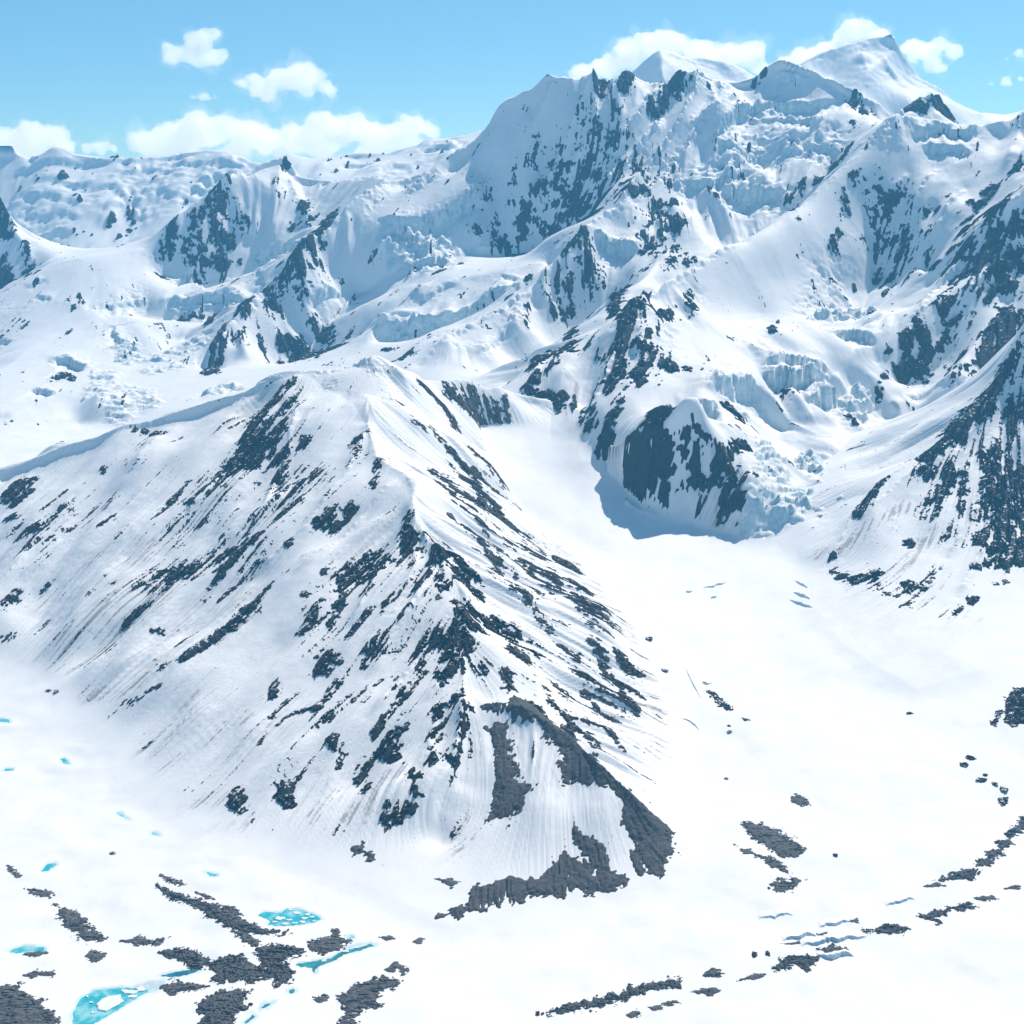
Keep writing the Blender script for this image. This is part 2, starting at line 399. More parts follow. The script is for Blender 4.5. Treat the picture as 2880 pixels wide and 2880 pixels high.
# ---- right buttress
BG = Grid(600, 2700, 3200, 5700, LRES_B)
butt_foot = foot_pts([(1530,1085),(1540,1150),(1590,1215),(1650,1255),(1730,1300),(1850,1265),(1950,1200),(2200,1180)]) + [(2690,4000),(2690,5690),(2000,5690),(1500,5400),(1250,5100),(1000,4800)]
butt_lines = [dl((1551,1084,4200),(1576,1039,4280),(1611,964,4450),(1666,914,4600),(1736,869,4720),(1806,804,4850),(1856,754,4950),(1906,679,5050),(1932,620,5100),(2050,480,5200),(2250,350,5300))]
BZ, BGnd = base_body(BG, butt_foot, butt_lines, 3.0)
# ---- far range on the left
FG = Grid(-6500, 700, 9600, 12000, LRES_F)
far_lines = [
  dl((-150,290,11000),(0,272,11000),(30,272,11000),(65,297,11000),(107,275,11000),(145,290,11000),(200,300,11000),(240,302,11000),(300,295,11100),(350,285,11150),(395,279,11150),(430,286,11100),(465,300,11000),(497,314,10900),(520,302,11100),(555,292,11200),(600,300,11200),(640,290,11200),(680,286,11200),(720,289,11200),(750,280,11200),(790,272,11200),(820,264,11200),(850,270,11200),(880,262,11200),(905,250,11200),(960,240,11200),(1040,230,11200)),
  dl((-200,480,9900),(0,480,9900),(300,480,9900),(500,370,10100),(700,360,10200),(900,330,10300),(1040,300,10400))]
FZ, FGnd = base_body(FG, [(-6490,9650),(690,9650),(690,11900),(-6490,11900)], far_lines, 1.5, floor=lambda x,y: x*0+900.0)
# ---- two white peaks far behind
PG = Grid(500, 6500, 10000, 14500, LRES_F)
peak_lines = [
  dl((1060,240,12500),(1130,195,12500),(1181,150,12500),(1215,118,12500),(1241,102,12500),(1266,105,12500),(1286,114,12500),(1331,114,12500),(1370,125,12500),(1396,142,12500),(1440,165,12500),(1511,140,12600),(1571,95,12650),(1641,77,12700),(1686,72,12700),(1693,88,12650),(1716,125,12600),(1766,160,12500),(1796,187,12450),(1851,220,12400),(1896,225,12400),(1932,215,12400),(2100,200,12400)),
  dl((1693,88,12650),(1650,140,12250),(1600,190,11800)), dl((1241,102,12500),(1250,150,12000))]
PZ, PGnd = base_body(PG, [(520,10100),(6450,10100),(6450,14400),(520,14400)], peak_lines, 1.5, floor=lambda x,y: x*0+1500.0)
# ------------------------------------------------------------------ tracing frames (enlargements of the photograph the strokes were read from)
def r2(*p): return [(966 + x / 2, y / 2) for x, y in p]
def r3(*p): return [(x / 2, 603.75 + y / 2) for x, y in p]
def r4(*p): return [(966 + x / 2, 603.75 + y / 2) for x, y in p]
def rL(*p): return [(x / 2, 1261.2 + y / 2) for x, y in p]
def rR(*p): return [(966 + x / 2, 1261.2 + y / 2) for x, y in p]
def z4(*p): return [(603.75 + x * .3472, 872 + y * .3472) for x, y in p]
def rS(*p): return [(201.2 + x / 2, 637.3 + y / 2) for x, y in p]
def zA(*p): return [(x / 3, 268.3 + y / 3) for x, y in p]
def zB(*p): return [(644 + x / 3, 268.3 + y / 3) for x, y in p]
def zC(*p): return [(1288 + x / 3, 268.3 + y / 3) for x, y in p]
def S(fr, rad, w, *runs): return [(fr(*r), rad, w) for r in runs]

def components(mask):
    ny, nx = mask.shape; lab = np.zeros(mask.shape, np.int32); n = 0; sizes = []
    ml = mask.tolist(); ll = [[0] * nx for _ in range(ny)]
    js, is_ = np.nonzero(mask)
    for j0, i0 in zip(js.tolist(), is_.tolist()):
        if ll[j0][i0]: continue
        n += 1; st = [(j0, i0)]; ll[j0][i0] = n; c = 0
        while st:
            j, i = st.pop(); c += 1
            for a, b in ((j + 1, i), (j - 1, i), (j, i + 1), (j, i - 1)):
                if 0 <= a < ny and 0 <= b < nx and ml[a][b] and not ll[a][b]:
                    ll[a][b] = n; st.append((a, b))
        sizes.append(c)
    return np.array(ll, np.int32), np.array(sizes)

def sstep(a, lo, hi):
    t = np.clip((a - lo) / (hi - lo), 0, 1); return t * t * (3 - 2 * t)

def poly_sd(g, px, surf):
    """signed distance (inside positive) to an outline laid on a surface"""
    P = [cast(x, y, surf) for x, y in px]; P = [p for p in P if p is not None]
    xs = [p[0] for p in P]; ys = [p[1] for p in P]; m = 60
    i0 = max(0, int((min(xs) - m - g.x0) / g.res)); i1 = min(g.nx, int((max(xs) + m - g.x0) / g.res) + 2)
    j0 = max(0, int((min(ys) - m - g.y0) / g.res)); j1 = min(g.ny, int((max(ys) + m - g.y0) / g.res) + 2)
    sl = (slice(j0, j1), slice(i0, i1))
    d = seg_dist(g.X[sl], g.Y[sl], P, True)
    return sl, np.where(in_poly(g.X[sl], g.Y[sl], P), d, -d)

def smax(a, b, k):
    h = np.clip(.5 + .5 * (b - a) / k, 0, 1); return a * (1 - h) + b * h + k * h * (1 - h)
BODIES = []
# ------------------------------------------------------------------ glacier floor with its meltwater hollows
UND1, UND2 = fnoise(GZ.shape, 14, 3.0, 31) * 3.5, fnoise(GZ.shape, 4, 2.2, 32) * 1.1
def gsurf0(X, Y): return ground(X, Y) + GG.samp(UND1, X, Y) + GG.samp(UND2, X, Y)
def world_outline(px, surf, detail=0.0, seed=0):
    P = [cast(x, y, surf, 1500, 9000, 2.0) for x, y in px]; P = [p for p in P if p is not None]
    return np.array(P)
pool_traces = [
  ('large turquoise meltwater pool with a broad white floe at the bottom left', rL((270,1345),(272,1300),(300,1250),(350,1218),(430,1205),(520,1196),(560,1186),(620,1180),(600,1205),(540,1225),(480,1260),(420,1300),(350,1345),(310,1400)), 0),
  ('turquoise pool crowded with drifting ice floes below the spur', rL((965,925),(1000,914),(1060,920),(1080,900),(1140,905),(1165,918),(1190,928),(1220,946),(1180,962),(1120,972),(1060,977),(1010,970),(1015,952),(985,940)), 0),
  ('long dark teal meltwater channel between the debris and the snow slope', rL((1110,1115),(1180,1103),(1250,1092),(1290,1060),(1350,1040),(1400,1033),(1428,1045),(1370,1067),(1300,1082),(1260,1107),(1200,1127),(1195,1158),(1180,1150),(1175,1130),(1130,1127)), 1),
  ('narrow dark blue pool under the undercut debris bank', rL((600,1162),(660,1143),(740,1125),(768,1130),(700,1158),(640,1168)), 2),
  ('small teal pool in the channel near the bottom edge', rL((945,1296),(1000,1262),(1042,1258),(1004,1288),(960,1302)), 1),
  ('teal pool sliver cut by the bottom edge of the photo', rL((905,1345),(950,1312),(975,1308),(932,1345)), 1),
  ('tiny teal pool beside the striped debris bank', rL((1082,1216),(1110,1208),(1125,1220),(1095,1232)), 1),
  ('pale slushy pool at the left above the thin debris crescent', rL((18,1062),(90,1046),(170,1053),(172,1073),(110,1070),(60,1075)), 0),
  ('small slanting turquoise pool alone on the left snowfield', rL((152,768),(175,738),(212,728),(218,742),(180,767)), 0),
  ('tiny turquoise pool at the upper end of the left meltwater gully', rL((222,338),(246,334),(266,364),(240,363)), 0),
  ('turquoise pool sliver cut by the left edge, higher one', rL((-10,180),(30,188),(44,205),(-10,204)), 0),
  ('turquoise pool sliver near the left edge, lower one', rL((8,378),(52,374),(54,387),(12,388)), 0),
  ('small turquoise pool at the lower end of the left meltwater gully', rL((772,766),(822,776),(830,788),(788,787)), 0),
  ('small pale blue pool halfway down the left meltwater gully', rL((565,616),(602,620),(608,633),(573,630)), 0),
  ('thin pale blue stream thread in the left meltwater gully', rL((422,533),(462,546),(494,577),(455,562)), 0),
  ('tiny bright turquoise pool above the dark teal channel', rL((1308,1010),(1336,1003),(1343,1019),(1318,1024)), 0),
]
POOLS = []
for lab, px, k in pool_traces:
    P = world_outline(px, gsurf0)
    lev = float(np.percentile(P[:, 2], 35)); POOLS.append((lab, P, lev, k))
def gsurf(X, Y):
    Z = gsurf0(X, Y)
    for lab, P, lev, k in POOLS:
        x0, x1, y0, y1 = P[:, 0].min() - 70, P[:, 0].max() + 70, P[:, 1].min() - 70, P[:, 1].max() + 70
        m = (X > x0) & (X < x1) & (Y > y0) & (Y < y1)
        if not m.any(): continue
        xs, ys = X[m], Y[m]
        d = seg_dist(xs, ys, P, True); d = np.where(in_poly(xs, ys, P), d, -d)
        w = sstep(d, -60, -4)
        Z[m] = np.where(d > -60, Z[m] * (1 - w) + (lev + 0.6) * w, Z[m]) - 3.0 * sstep(d + 1.5 * np.sin(xs * .37) * np.cos(ys * .29), -3, 9)
    return Z
def mountain(name, g, Z, G, rocks, dirts=(), ices=(), screes=(), steps=(), rmul=1.0, A=(14, 5), sizes=(80, 28, 9), lens=(260, 280, 190),
             base=-4.0, relief=3.4, seed=1, crag='crag', rock_mat=None, keep_margin=8.0, join=24.0, smooths=(), calms=(), varylo=0.0, streakmul=1.0, proud=6.0, right_scree=False, knives=(), wcap=9.0, cfrac=0.45, icesize=38, iceamp=16, margin=0.10, slopes=(0.15, 0.5)):
    r = g.res; sh = Z.shape
    surf = lambda X, Y: np.where((X > g.x[0]) & (X < g.x[-1]) & (Y > g.y[0]) & (Y < g.y[-1]), g.samp(Z, X, Y), -9999)
    fx, fy, slope = flow(Z, r, 25 / r)
    calm = 1 - .9 * np.clip(paint(g, Z, smooths, surf), 0, 1) if len(smooths) else 1.0
    if len(smooths): Z = Z * calm + blur(Z, 70 / r) * (1 - calm)
    if len(calms): calm = calm * (1 - .9 * np.clip(paint(g, Z, calms, surf), 0, 1))
    m = calm * sstep(slope, *slopes) * (1 - .8 * sstep(slope, 1.1, 1.9))
    L = [lic(fnoise(sh, max(s / r / 2, .5), seed=seed * 10 + k), fx, fy, max(3, int(l / r / 2)), 1.0) for k, (s, l) in enumerate(zip(sizes, lens))]
    frac = fnoise(sh, 60 / r, 2.2, seed * 10 + 5)
    ice = paint(g, Z, ices, surf) if ices else np.zeros(sh)
    ice = np.clip(ice + (ice > 0.02) * 0.25 * fnoise(sh, 50 / r, seed=seed + 40), 0, 1)
    hgt = sstep(Z - G, 5, 70)
    vary = sstep(fnoise(sh, 260 / r, seed=seed + 50), varylo, varylo + 1.6) * hgt
    rib = np.clip(L[0], -2.2, 2.2); rib = np.where(rib > 0, rib, rib * 0.6)
    macro = lic(fnoise(sh, sizes[0] * 3.2 / r / 2, seed=seed + 51), fx, fy, max(3, int(lens[0] * 1.5 / r / 2)), 1.0)
    Sn = Z + m * (1 - .7 * ice) * (A[0] * 2.3 * hgt * np.clip(macro, -2, 2) + A[0] * .2 * hgt * fnoise(sh, sizes[0] * 1.1 / r, 3.0, seed + 52) + vary * (A[0] * rib + A[1] * np.clip(L[1], -2, 2))) + (0.25 + .75 * m * hgt) * A[1] * 0.16 * frac
    if ice.max() > 0:
        Lc = lic(fnoise(sh, icesize * .35 / r, seed=seed + 43), -fy, fx, max(3, int(icesize * 1.3 / r)), 1.0)
        Lc2 = lic(fnoise(sh, icesize * .16 / r + .4, seed=seed + 44), -fy, fx, max(3, int(icesize * .8 / r)), 1.0)
        f1, f2, hid = worley(g.X + 14 * fnoise(sh, 60 / r, seed=seed + 41), (g.Y + 14 * fnoise(sh, 60 / r, seed=seed + 42)) * 1.25, icesize, seed)
        Sn = Sn + ice * iceamp * (0.6 * (hid - .5) * sstep(f2 - f1, 0.0, 0.15) - .5 * sstep(Lc, .9, 1.3) + .55 * sstep(Lc, -.25, .05) - .3 * sstep(Lc2, .8, 1.2) + .25 * sstep(Lc2, -.2, .1))
    kw = fnoise(sh, 40 / r, 1.8, seed + 71); K = np.zeros(sh)
    for P, hk, wk in knives:           # sharp crests: lines in world space or traced on the surface
        rib_ = len(P[0]) == 2
        if rib_: P = [cast(x, y, surf) for x, y in P]; P = [q for q in P if q is not None]
        if len(P) < 2: continue
        P = np.array(P); mg = 4.5 * wk
        i0 = max(0, int((P[:, 0].min() - mg - g.x0) / r)); i1 = min(g.nx, int((P[:, 0].max() + mg - g.x0) / r)); j0 = max(0, int((P[:, 1].min() - mg - g.y0) / r)); j1 = min(g.ny, int((P[:, 1].max() + mg - g.y0) / r))
        if i1 - i0 < 3 or j1 - j0 < 3: continue
        sl = (slice(j0, j1), slice(i0, i1)); d_ = seg_dist(g.X[sl], g.Y[sl], P)
        d_ = np.abs(d_ + wk * .14 * kw[sl] * (d_ > wk * .3)); ends = np.minimum(np.hypot(g.X[sl] - P[-1][0], g.Y[sl] - P[-1][1]) / (2.5 * wk), 1)
        if rib_: ends = ends * np.minimum(np.hypot(g.X[sl] - P[0][0], g.Y[sl] - P[0][1]) / (2.5 * wk), 1)
        K[sl] = np.maximum(K[sl], hk * np.exp(-d_ / wk) * ends * (1 + (.14 if wk < 80 else 0) * kw[sl]))
    Sn = Sn + K
    wob = fnoise(sh, 28 / r, 1.5, seed + 61) * 7.0 + fnoise(sh, 9 / r, seed=seed + 62) * 3.0
    for pts, drop, wu in steps:
        P = [cast(x, y, surf) for x, y in pts]; P = np.array([q for q in P if q is not None])
        if len(P) < 2: continue
        wd = drop * 1.6; mg = 3.2 * max(wu, wd)
        i0 = max(0, int((P[:, 0].min() - mg - g.x0) / r)); i1 = min(g.nx, int((P[:, 0].max() + mg - g.x0) / r)); j0 = max(0, int((P[:, 1].min() - mg - g.y0) / r)); j1 = min(g.ny, int((P[:, 1].max() + mg - g.y0) / r))
        if i1 - i0 < 3 or j1 - j0 < 3: continue
        sl = (slice(j0, j1), slice(i0, i1)); X, Y = g.X[sl], g.Y[sl]
        best = np.full(X.shape, 1e9); sgn = np.zeros(X.shape); tt = np.zeros(X.shape); seg = np.r_[0, np.cumsum(np.hypot(*np.diff(P[:, :2], axis=0).T))]; n_ = np.array([g.samp(fx, P[:, 0].mean(), P[:, 1].mean()), g.samp(fy, P[:, 0].mean(), P[:, 1].mean())])
        for k in range(len(P) - 1):
            ax, ay = P[k][:2]; dx, dy = P[k + 1][0] - ax, P[k + 1][1] - ay; L2_ = dx * dx + dy * dy + 1e-9
            t_ = np.clip(((X - ax) * dx + (Y - ay) * dy) / L2_, 0, 1); ex, ey = X - ax - t_ * dx, Y - ay - t_ * dy; d_ = np.hypot(ex, ey)
            nx_, ny_ = -dy, dx
            if nx_ * n_[0] + ny_ * n_[1] > 0: nx_, ny_ = dy, -dx          # points uphill
            c_ = d_ < best; best = np.where(c_, d_, best); sgn = np.where(c_, np.sign(ex * nx_ + ey * ny_ + 1e-9), sgn); tt = np.where(c_, (seg[k] + t_ * (seg[k + 1] - seg[k])) / seg[-1], tt)
        s_ = best * sgn + wob[sl]; fade = sstep(tt, 0, .18) * sstep(1 - tt, 0, .18)
        f_ = np.where(s_ > 0, .45 * np.exp(-s_ / wu), -.55 * np.exp(s_ / wd)); f_ *= sstep(np.abs(s_), 0, r * 1.1)
        Sn[sl] += drop * f_ * fade
        ice[sl] = np.maximum(ice[sl], .55 * fade * (np.abs(s_ + drop * .3) < drop * .5 + r))
    raw = Sn
    if join:
        G = gsurf(g.X, g.Y); Sn = np.where(raw > G - join, smax(G, raw, join) - .7 * (1 - sstep(raw - G + join, 2, 9)), raw); keep_margin = join; BODIES.append((g, raw, join))
    # rock
    bias = base + 2.6 * np.minimum(paint(g, Z, rocks, surf, rmul), wcap)
    nz = 0.45 * L[1] + 0.95 * L[2] + cfrac * frac + 0.3 * L[0] + 0.4 * fnoise(sh, 2.2, seed=seed + 77) + .4 * fnoise(sh, .9, seed=seed + 78)
    st_ = sstep(slope, .75, 1.4); tex = fnoise((512, 512), 7, 1.5, seed + 90)
    tz = tex[(Sn / (r * .8)).astype(np.int64) % 512, ((g.X + .6 * g.Y) / (r * .9)).astype(np.int64) % 512]
    nz = nz * (1 - .45 * st_) + 1.0 * st_ * tz
    off = relief * (bias + 1.35 * nz)
    if join: off -= 40 * (1 - sstep(raw - G, 2, 16))
    off -= 60 * (1 - sstep(slope, 0.05, 0.22)) * (bias < base + 0.6)
    scree_m = np.zeros(sh)
    for px, hgt in screes:
        sl, sd = poly_sd(g, px, surf)
        e = np.clip((sd + 6.0 * frac[sl] + 4.0 * fnoise(sd.shape, 1.5, seed=seed + 9) + 4.0 * L[1][sl]) * 0.35, -12, hgt); e = np.minimum(e, (1.7 - .75 * L[2][sl] - .55 * frac[sl] + .5 * np.clip(sd / 30, 0, 1)) * 3.0)
        off[sl] = np.maximum(off[sl], np.where(sd > -25, e, off[sl])); scree_m[sl] = np.maximum(scree_m[sl], (sd > -12) * 1.0)
    bump_ = np.abs(fnoise(sh, 14 / r, 1.8, seed + 60)) * relief * 0.8
    if proud:                          # crags run flush with the snow above and break off steeply below
        msk = (off > 0) * (1 - scree_m); acc = np.zeros(sh); J, I = np.meshgrid(np.arange(sh[0], dtype=float), np.arange(sh[1], dtype=float), indexing='ij'); nst = max(4, int(70 / r))
        for k in range(nst):
            ii = np.clip(np.rint(I), 0, sh[1] - 1).astype(np.int32); jj = np.clip(np.rint(J), 0, sh[0] - 1).astype(np.int32)
            acc += msk[jj, ii]; I -= fx[jj, ii]; J -= fy[jj, ii]
        off = np.where(off > 0, off + proud * (acc / nst) ** 1.3 * sstep(off, 0, relief * .8) * (.55 + .45 * np.clip(L[2] * .5 + .5, 0, 1.4)), off)
    off = np.clip(off, -14, 2.2 * relief + proud) + np.where(off > 0, bump_ * (1 - scree_m * .7), 0)
    dens = blur((off > 0).astype(float), 13 / r); off = np.where(off > 0, np.minimum(off, (2.2 * relief + proud) * 1.25 * dens ** 1.4 + .7), off)
    # how far a cell is in frame
    def inframe(mg):
        c, s = math.cos(PITCH), math.sin(PITCH); dz = Sn - CAMZ
        f = g.Y * c - dz * s; v = g.Y * s + dz * c
        return (np.abs(g.X / f * FOC) < .5 + mg) & (np.abs(v / f * FOC) < .5 + mg)
    vis = inframe(margin)
    body = cells_any(raw > G - keep_margin) & cells_any(vis)
    st = np.clip(L[2] * .6 + L[1] * .2, -1.5, 1.5)
    buried = off > 3.0
    hide = buried[:-1, :-1] & buried[1:, :-1] & buried[:-1, 1:] & buried[1:, 1:]
    gy, gx = np.gradient(Sn, r); steep = sstep(np.hypot(gx, gy), 0.75, 1.5)
    dirt = paint(g, Z, dirts, surf) if len(dirts) else np.zeros(sh)
    near = np.exp(-np.clip(-off, 0, 40) / 3.0) * (bias > base + 2) * 0.3
    ob = grid_mesh(name, g.X, g.Y, Sn, body & ~hide, SNOW, {'ice': np.clip(ice * (0.25 + steep), 0, 1), 'dirt': np.clip(dirt + near * (off < 0), 0, 1), 'streak': st * streakmul * (.25 + .75 * calm) * sstep(slope, .1, .35) * sstep(Z - G, 3, 25)})
    tag(ob, kind='structure')
    # crags: one child for each mass of rock
    rm = off > 0.0
    cell = cells_any(rm) & body & cells_any(off > -8)
    lab, sz = components(cell)
    RZ_ = Sn + off
    order = np.argsort(-sz)
    big = order[:240]; big = big[sz[big] >= 12]; bigset = np.zeros(len(sz) + 1, bool); bigset[big + 1] = True
    js, is_ = np.nonzero(cell); lb = lab[js, is_]
    idx = np.arange(sh[0] * sh[1]).reshape(sh)
    def submesh(nm, sel, mt, par):
        j, i = js[sel], is_[sel]
        F = np.stack([idx[j, i], idx[j, i + 1], idx[j + 1, i + 1], idx[j + 1, i]], -1)
        u, inv = np.unique(F, return_inverse=True)
        V = np.stack([g.X.ravel()[u], g.Y.ravel()[u], RZ_.ravel()[u]], -1)
        return make_mesh(nm, V, inv.reshape(-1, 4), mt, False, None, par)
    srt = np.argsort(lb, kind='stable'); bounds = np.searchsorted(lb[srt], np.arange(len(sz) + 2))
    for k in big:
        sel = srt[bounds[k + 1]:bounds[k + 2]]
        sc_ = scree_m[js[sel], is_[sel]].mean() > 0.5
        rs = right_scree and not sc_ and fx[js[sel], is_[sel]].mean() > .35
        submesh('scree_slope' if sc_ else 'scree_streak' if rs else crag, sel, SCREE if sc_ else SCREE_STREAK if rs else (rock_mat or ROCK), ob)
    rest = np.nonzero(~bigset[lb])[0]
    if len(rest): tag(submesh('small_outcrops', rest, rock_mat or ROCK, ob), kind='stuff')
    return ob, Sn

# ------------------------------------------------------------------ the spur in the middle
spur_rocks = (S(rS,5,2.0,[(720,1340),(640,1420),(580,1550)],[(860,1290),(800,1400),(700,1430),(640,1480)],[(1000,1300),(900,1400),(800,1480)],[(640,1300),(620,1370)],[(190,1350),(130,1370)],[(500,900),(420,970)],[(1030,1120),(960,1250)],[(330,1100),(270,1170)],[(940,640),(850,720)]) + S(rS,14,2.3,[(830,1190),(820,1250)],[(670,1690),(680,1760)],[(490,1730),(500,1790)],[(1070,1830),(1130,1800)],[(860,1540),(880,1590)],[(960,1620),(970,1690)],[(1060,1540),(1080,1590)]) + S(rS,9,2.2,[(180,1110),(210,1100)],[(90,1400),(110,1390)],[(760,1030),(730,1110)],[(800,1000),(770,1090)],[(270,870),(290,840)],[(820,690),(870,650)]) + S(z4,60,1.0,[(250,520),(600,640)],[(150,900),(700,1000)],[(550,1250),(700,1500)]) + S(z4,45,.88,[(700,100),(1100,450),(1500,900)],[(900,450),(1300,950),(1600,1300)],[(1000,900),(1350,1350)]) + S(r3,50,.98,[(1050,330),(900,560),(700,760)],[(300,720),(150,800)],[(850,870),(600,960)],[(1150,600),(900,900)]) + 
  S(r3,16,1.8,[(1100,260),(1040,300),(980,380),(940,450),(890,540),(830,600),(780,650)]) + S(r3,12,1.7,[(1100,340),(1050,440),(1020,520)],[(1080,500),(1060,560),(1060,640)],[(860,850),(820,900)])
  + S(r3,18,2.0,[(950,480),(960,540)]) + S(r3,8,1.6,[(1130,560),(1120,650)],[(1150,450),(1140,480)],[(720,690),(760,640)],[(1080,850),(1085,860)])
  + S(r3,12,1.6,[(1360,430),(1350,500),(1340,540)]) + S(r3,6,1.5,[(1420,540),(1410,640)],[(690,760),(730,700)],[(640,680),(700,610)],[(430,745),(380,790)],[(820,1010),(780,1040)],[(1150,1040),(1155,1050)],[(1220,960),(1225,950)])
  + S(r3,14,1.9,[(100,600),(30,660)],[(940,830),(880,900),(840,940)]) + S(r3,8,1.7,[(120,640),(60,690)],[(280,680),(230,740),(150,810)]) + S(r3,6,1.5,[(420,680),(390,720)],[(390,570),(400,590)],[(30,760),(95,750)])
  + S(r3,5,1.4,[(500,430),(620,430)],[(700,430),(640,470)],[(400,980),(470,930)],[(440,990),(340,1040)],[(130,1170),(190,1110)],[(1190,640),(1100,740)],[(880,1190),(890,1170)])
  + S(r3,12,1.7,[(700,880),(600,940)],[(690,920),(650,970)]) + S(r3,10,1.9,[(480,1130),(530,1090)],[(590,1180),(610,1175)],[(60,1040),(10,1090)],[(20,1200),(50,1190)])
  + S(r3,9,2.0,[(1010,1010),(960,1060),(900,1120)],[(900,1130),(800,1230),(700,1310),(620,1345)]) + S(r3,12,2.0,[(1240,740),(1210,780)]) + S(r3,6,1.7,[(1320,700),(1310,740)])
  + S(z4,10,1.8,[(490,280),(470,350)],[(520,600),(520,700)],[(800,970),(820,1040)],[(880,1080),(900,1140)],[(1000,1150),(1040,1240)],[(620,980),(570,1020),(540,1100)],[(740,1600),(720,1700)],[(490,1700),(530,1730)])
  + S(z4,14,2.0,[(470,370),(480,480),(490,560)],[(320,440),(310,520),(340,580)],[(250,520),(180,600),(130,680)],[(640,480),(650,560)],[(370,1490),(390,1580)],[(240,1600),(230,1700)],[(30,1040),(80,1080)])
  + S(z4,10,1.9,[(160,640),(110,780),(60,880)]) + S(z4,8,1.5,[(300,640),(240,740)],[(830,1400),(835,1410)],[(320,1560),(325,1570)]) + S(z4,14,1.6,[(640,620),(680,700)])
  + S(z4,12,2.0,[(720,560),(800,620),(870,720)],[(960,850),(1020,930),(1060,1040),(1120,1110)],[(880,850),(930,890)],[(650,1150),(640,1220)],[(790,1340),(770,1440),(760,1540)],[(640,1350),(620,1440),(650,1480)],[(600,1560),(620,1640)],[(90,1560),(110,1620)],[(400,1910),(470,1920)],[(0,1100),(40,1130)])
  + S(z4,16,2.2,[(780,760),(800,840),(830,920)]) + S(z4,16,2.0,[(740,980),(740,1100),(680,1180)]) + S(z4,8,1.8,[(740,1280),(720,1340)],[(680,1500),(690,1580)],[(500,1820),(505,1830)],[(470,1440),(470,1455)])
  + S(z4,7,2.0,[(560,1140),(460,1270),(330,1420),(300,1480)]) + S(z4,5,1.8,[(190,1240),(100,1340),(0,1440)],[(555,1855),(560,1850)]) + S(z4,4,1.6,[(430,1130),(300,1210),(230,1260)],[(130,480),(30,580)])
  + S(z4,6,1.6,[(640,760),(560,840)],[(480,830),(420,920)],[(350,1050),(400,1030)],[(410,1170),(415,1165)],[(380,740),(330,830)])
  # right flank
  + S(z4,5,1.7,[(640,140),(720,200)],[(1030,620),(1050,640)],[(1150,1040),(1180,1080)],[(1640,1180),(1760,1280)],[(1500,1360),(1530,1430)],[(1560,1480),(1650,1570)])
  + S(z4,8,1.8,[(740,160),(820,230)]) + S(z4,11,1.9,[(720,30),(800,110),(850,160)]) + S(z4,9,2.0,[(860,190),(920,280),(1030,360)],[(600,390),(700,480),(800,590),(870,640)],[(1330,1430),(1390,1480)],[(1160,1320),(1210,1370)])
  + S(z4,6,2.0,[(720,290),(800,370),(900,470),(970,560)],[(730,250),(850,320),(960,430),(1100,560),(1250,660)],[(1260,700),(1400,800),(1560,890)],[(1490,1560),(1490,1600)],[(1430,1240),(1560,1370),(1620,1380)])
  + S(z4,7,2.0,[(850,60),(950,150),(1100,270),(1220,380)],[(1060,590),(1130,680),(1220,780)],[(1360,630),(1470,720)],[(1170,1180),(1250,1270)]) + S(z4,3,1.5,[(640,380),(760,460)],[(1420,860),(1600,1000)],[(1330,1010),(1450,1100)],[(1650,1640),(1830,1740)],[(1740,1290),(1900,1440)],[(900,330),(1050,450),(1150,560)])
  + S(z4,8,2.1,[(1090,740),(1170,820),(1230,900),(1330,1010),(1370,1070)],[(1270,1320),(1400,1440),(1560,1570)]) + S(z4,12,2.1,[(1290,520),(1400,590)],[(1500,1010),(1560,1110),(1640,1230),(1700,1360)],[(1620,1060),(1720,1150)],[(1300,1220),(1340,1280)])
  + S(r3,9,2.1,[(1600,270),(1680,330),(1720,400)],[(1780,520),(1850,580),(1900,640)]) + S(r3,18,2.3,[(1720,300),(1760,340),(1800,350),(1860,350)]) + S(r3,10,1.8,[(1640,440),(1740,540),(1800,620)],[(1740,600),(1850,700),(1932,780)])
  + S(r3,5,1.5,[(1480,310),(1520,330)],[(1560,400),(1620,440)]) + S(r3,8,2.0,[(1895,250),(1905,300),(1910,370)])
)
spur_screes = [
  (rR((0,180),(100,210),(130,260),(170,300),(190,380),(210,460),(260,440),(330,460),(390,500),(425,550),(400,610),(430,640),(460,660),(460,720),(480,780),(540,785),(570,750),(610,750),(635,710),(600,660),(605,620),(560,580),(490,540),(430,480),(380,420),(330,400),(290,330),(240,270),(180,220),(100,140),(0,100)), 6),
  (z4((890,1420),(950,1405),(1010,1405),(1030,1500),(1050,1600),(1080,1680),(1190,1780),(1130,1850),(1120,1910),(1010,1930),(930,1910),(940,1830),(935,1700),(960,1600),(940,1520),(900,1470)), 6),
  (z4((870,1330),(960,1325),(1060,1330),(1100,1370),(1040,1370),(960,1350),(890,1380)), 5),
  (rR((175,600),(210,590),(250,615),(280,660),(330,690),(355,720),(355,760),(320,765),(330,790),(395,780),(425,810),(390,850),(310,865),(260,840),(220,845),(180,860),(100,880),(60,870),(0,880),(-110,900),(-200,945),(-245,950),(-270,940),(-215,905),(-170,890),(-185,850),(-100,820),(0,790),(90,785),(135,745),(140,685),(160,690),(165,740),(190,690),(215,715),(270,755),(300,735),(275,700),(230,650),(205,620)), 6),
  (rL((1330,690),(1360,680),(1400,700),(1445,745),(1400,735),(1370,705),(1340,700)), 6),
]
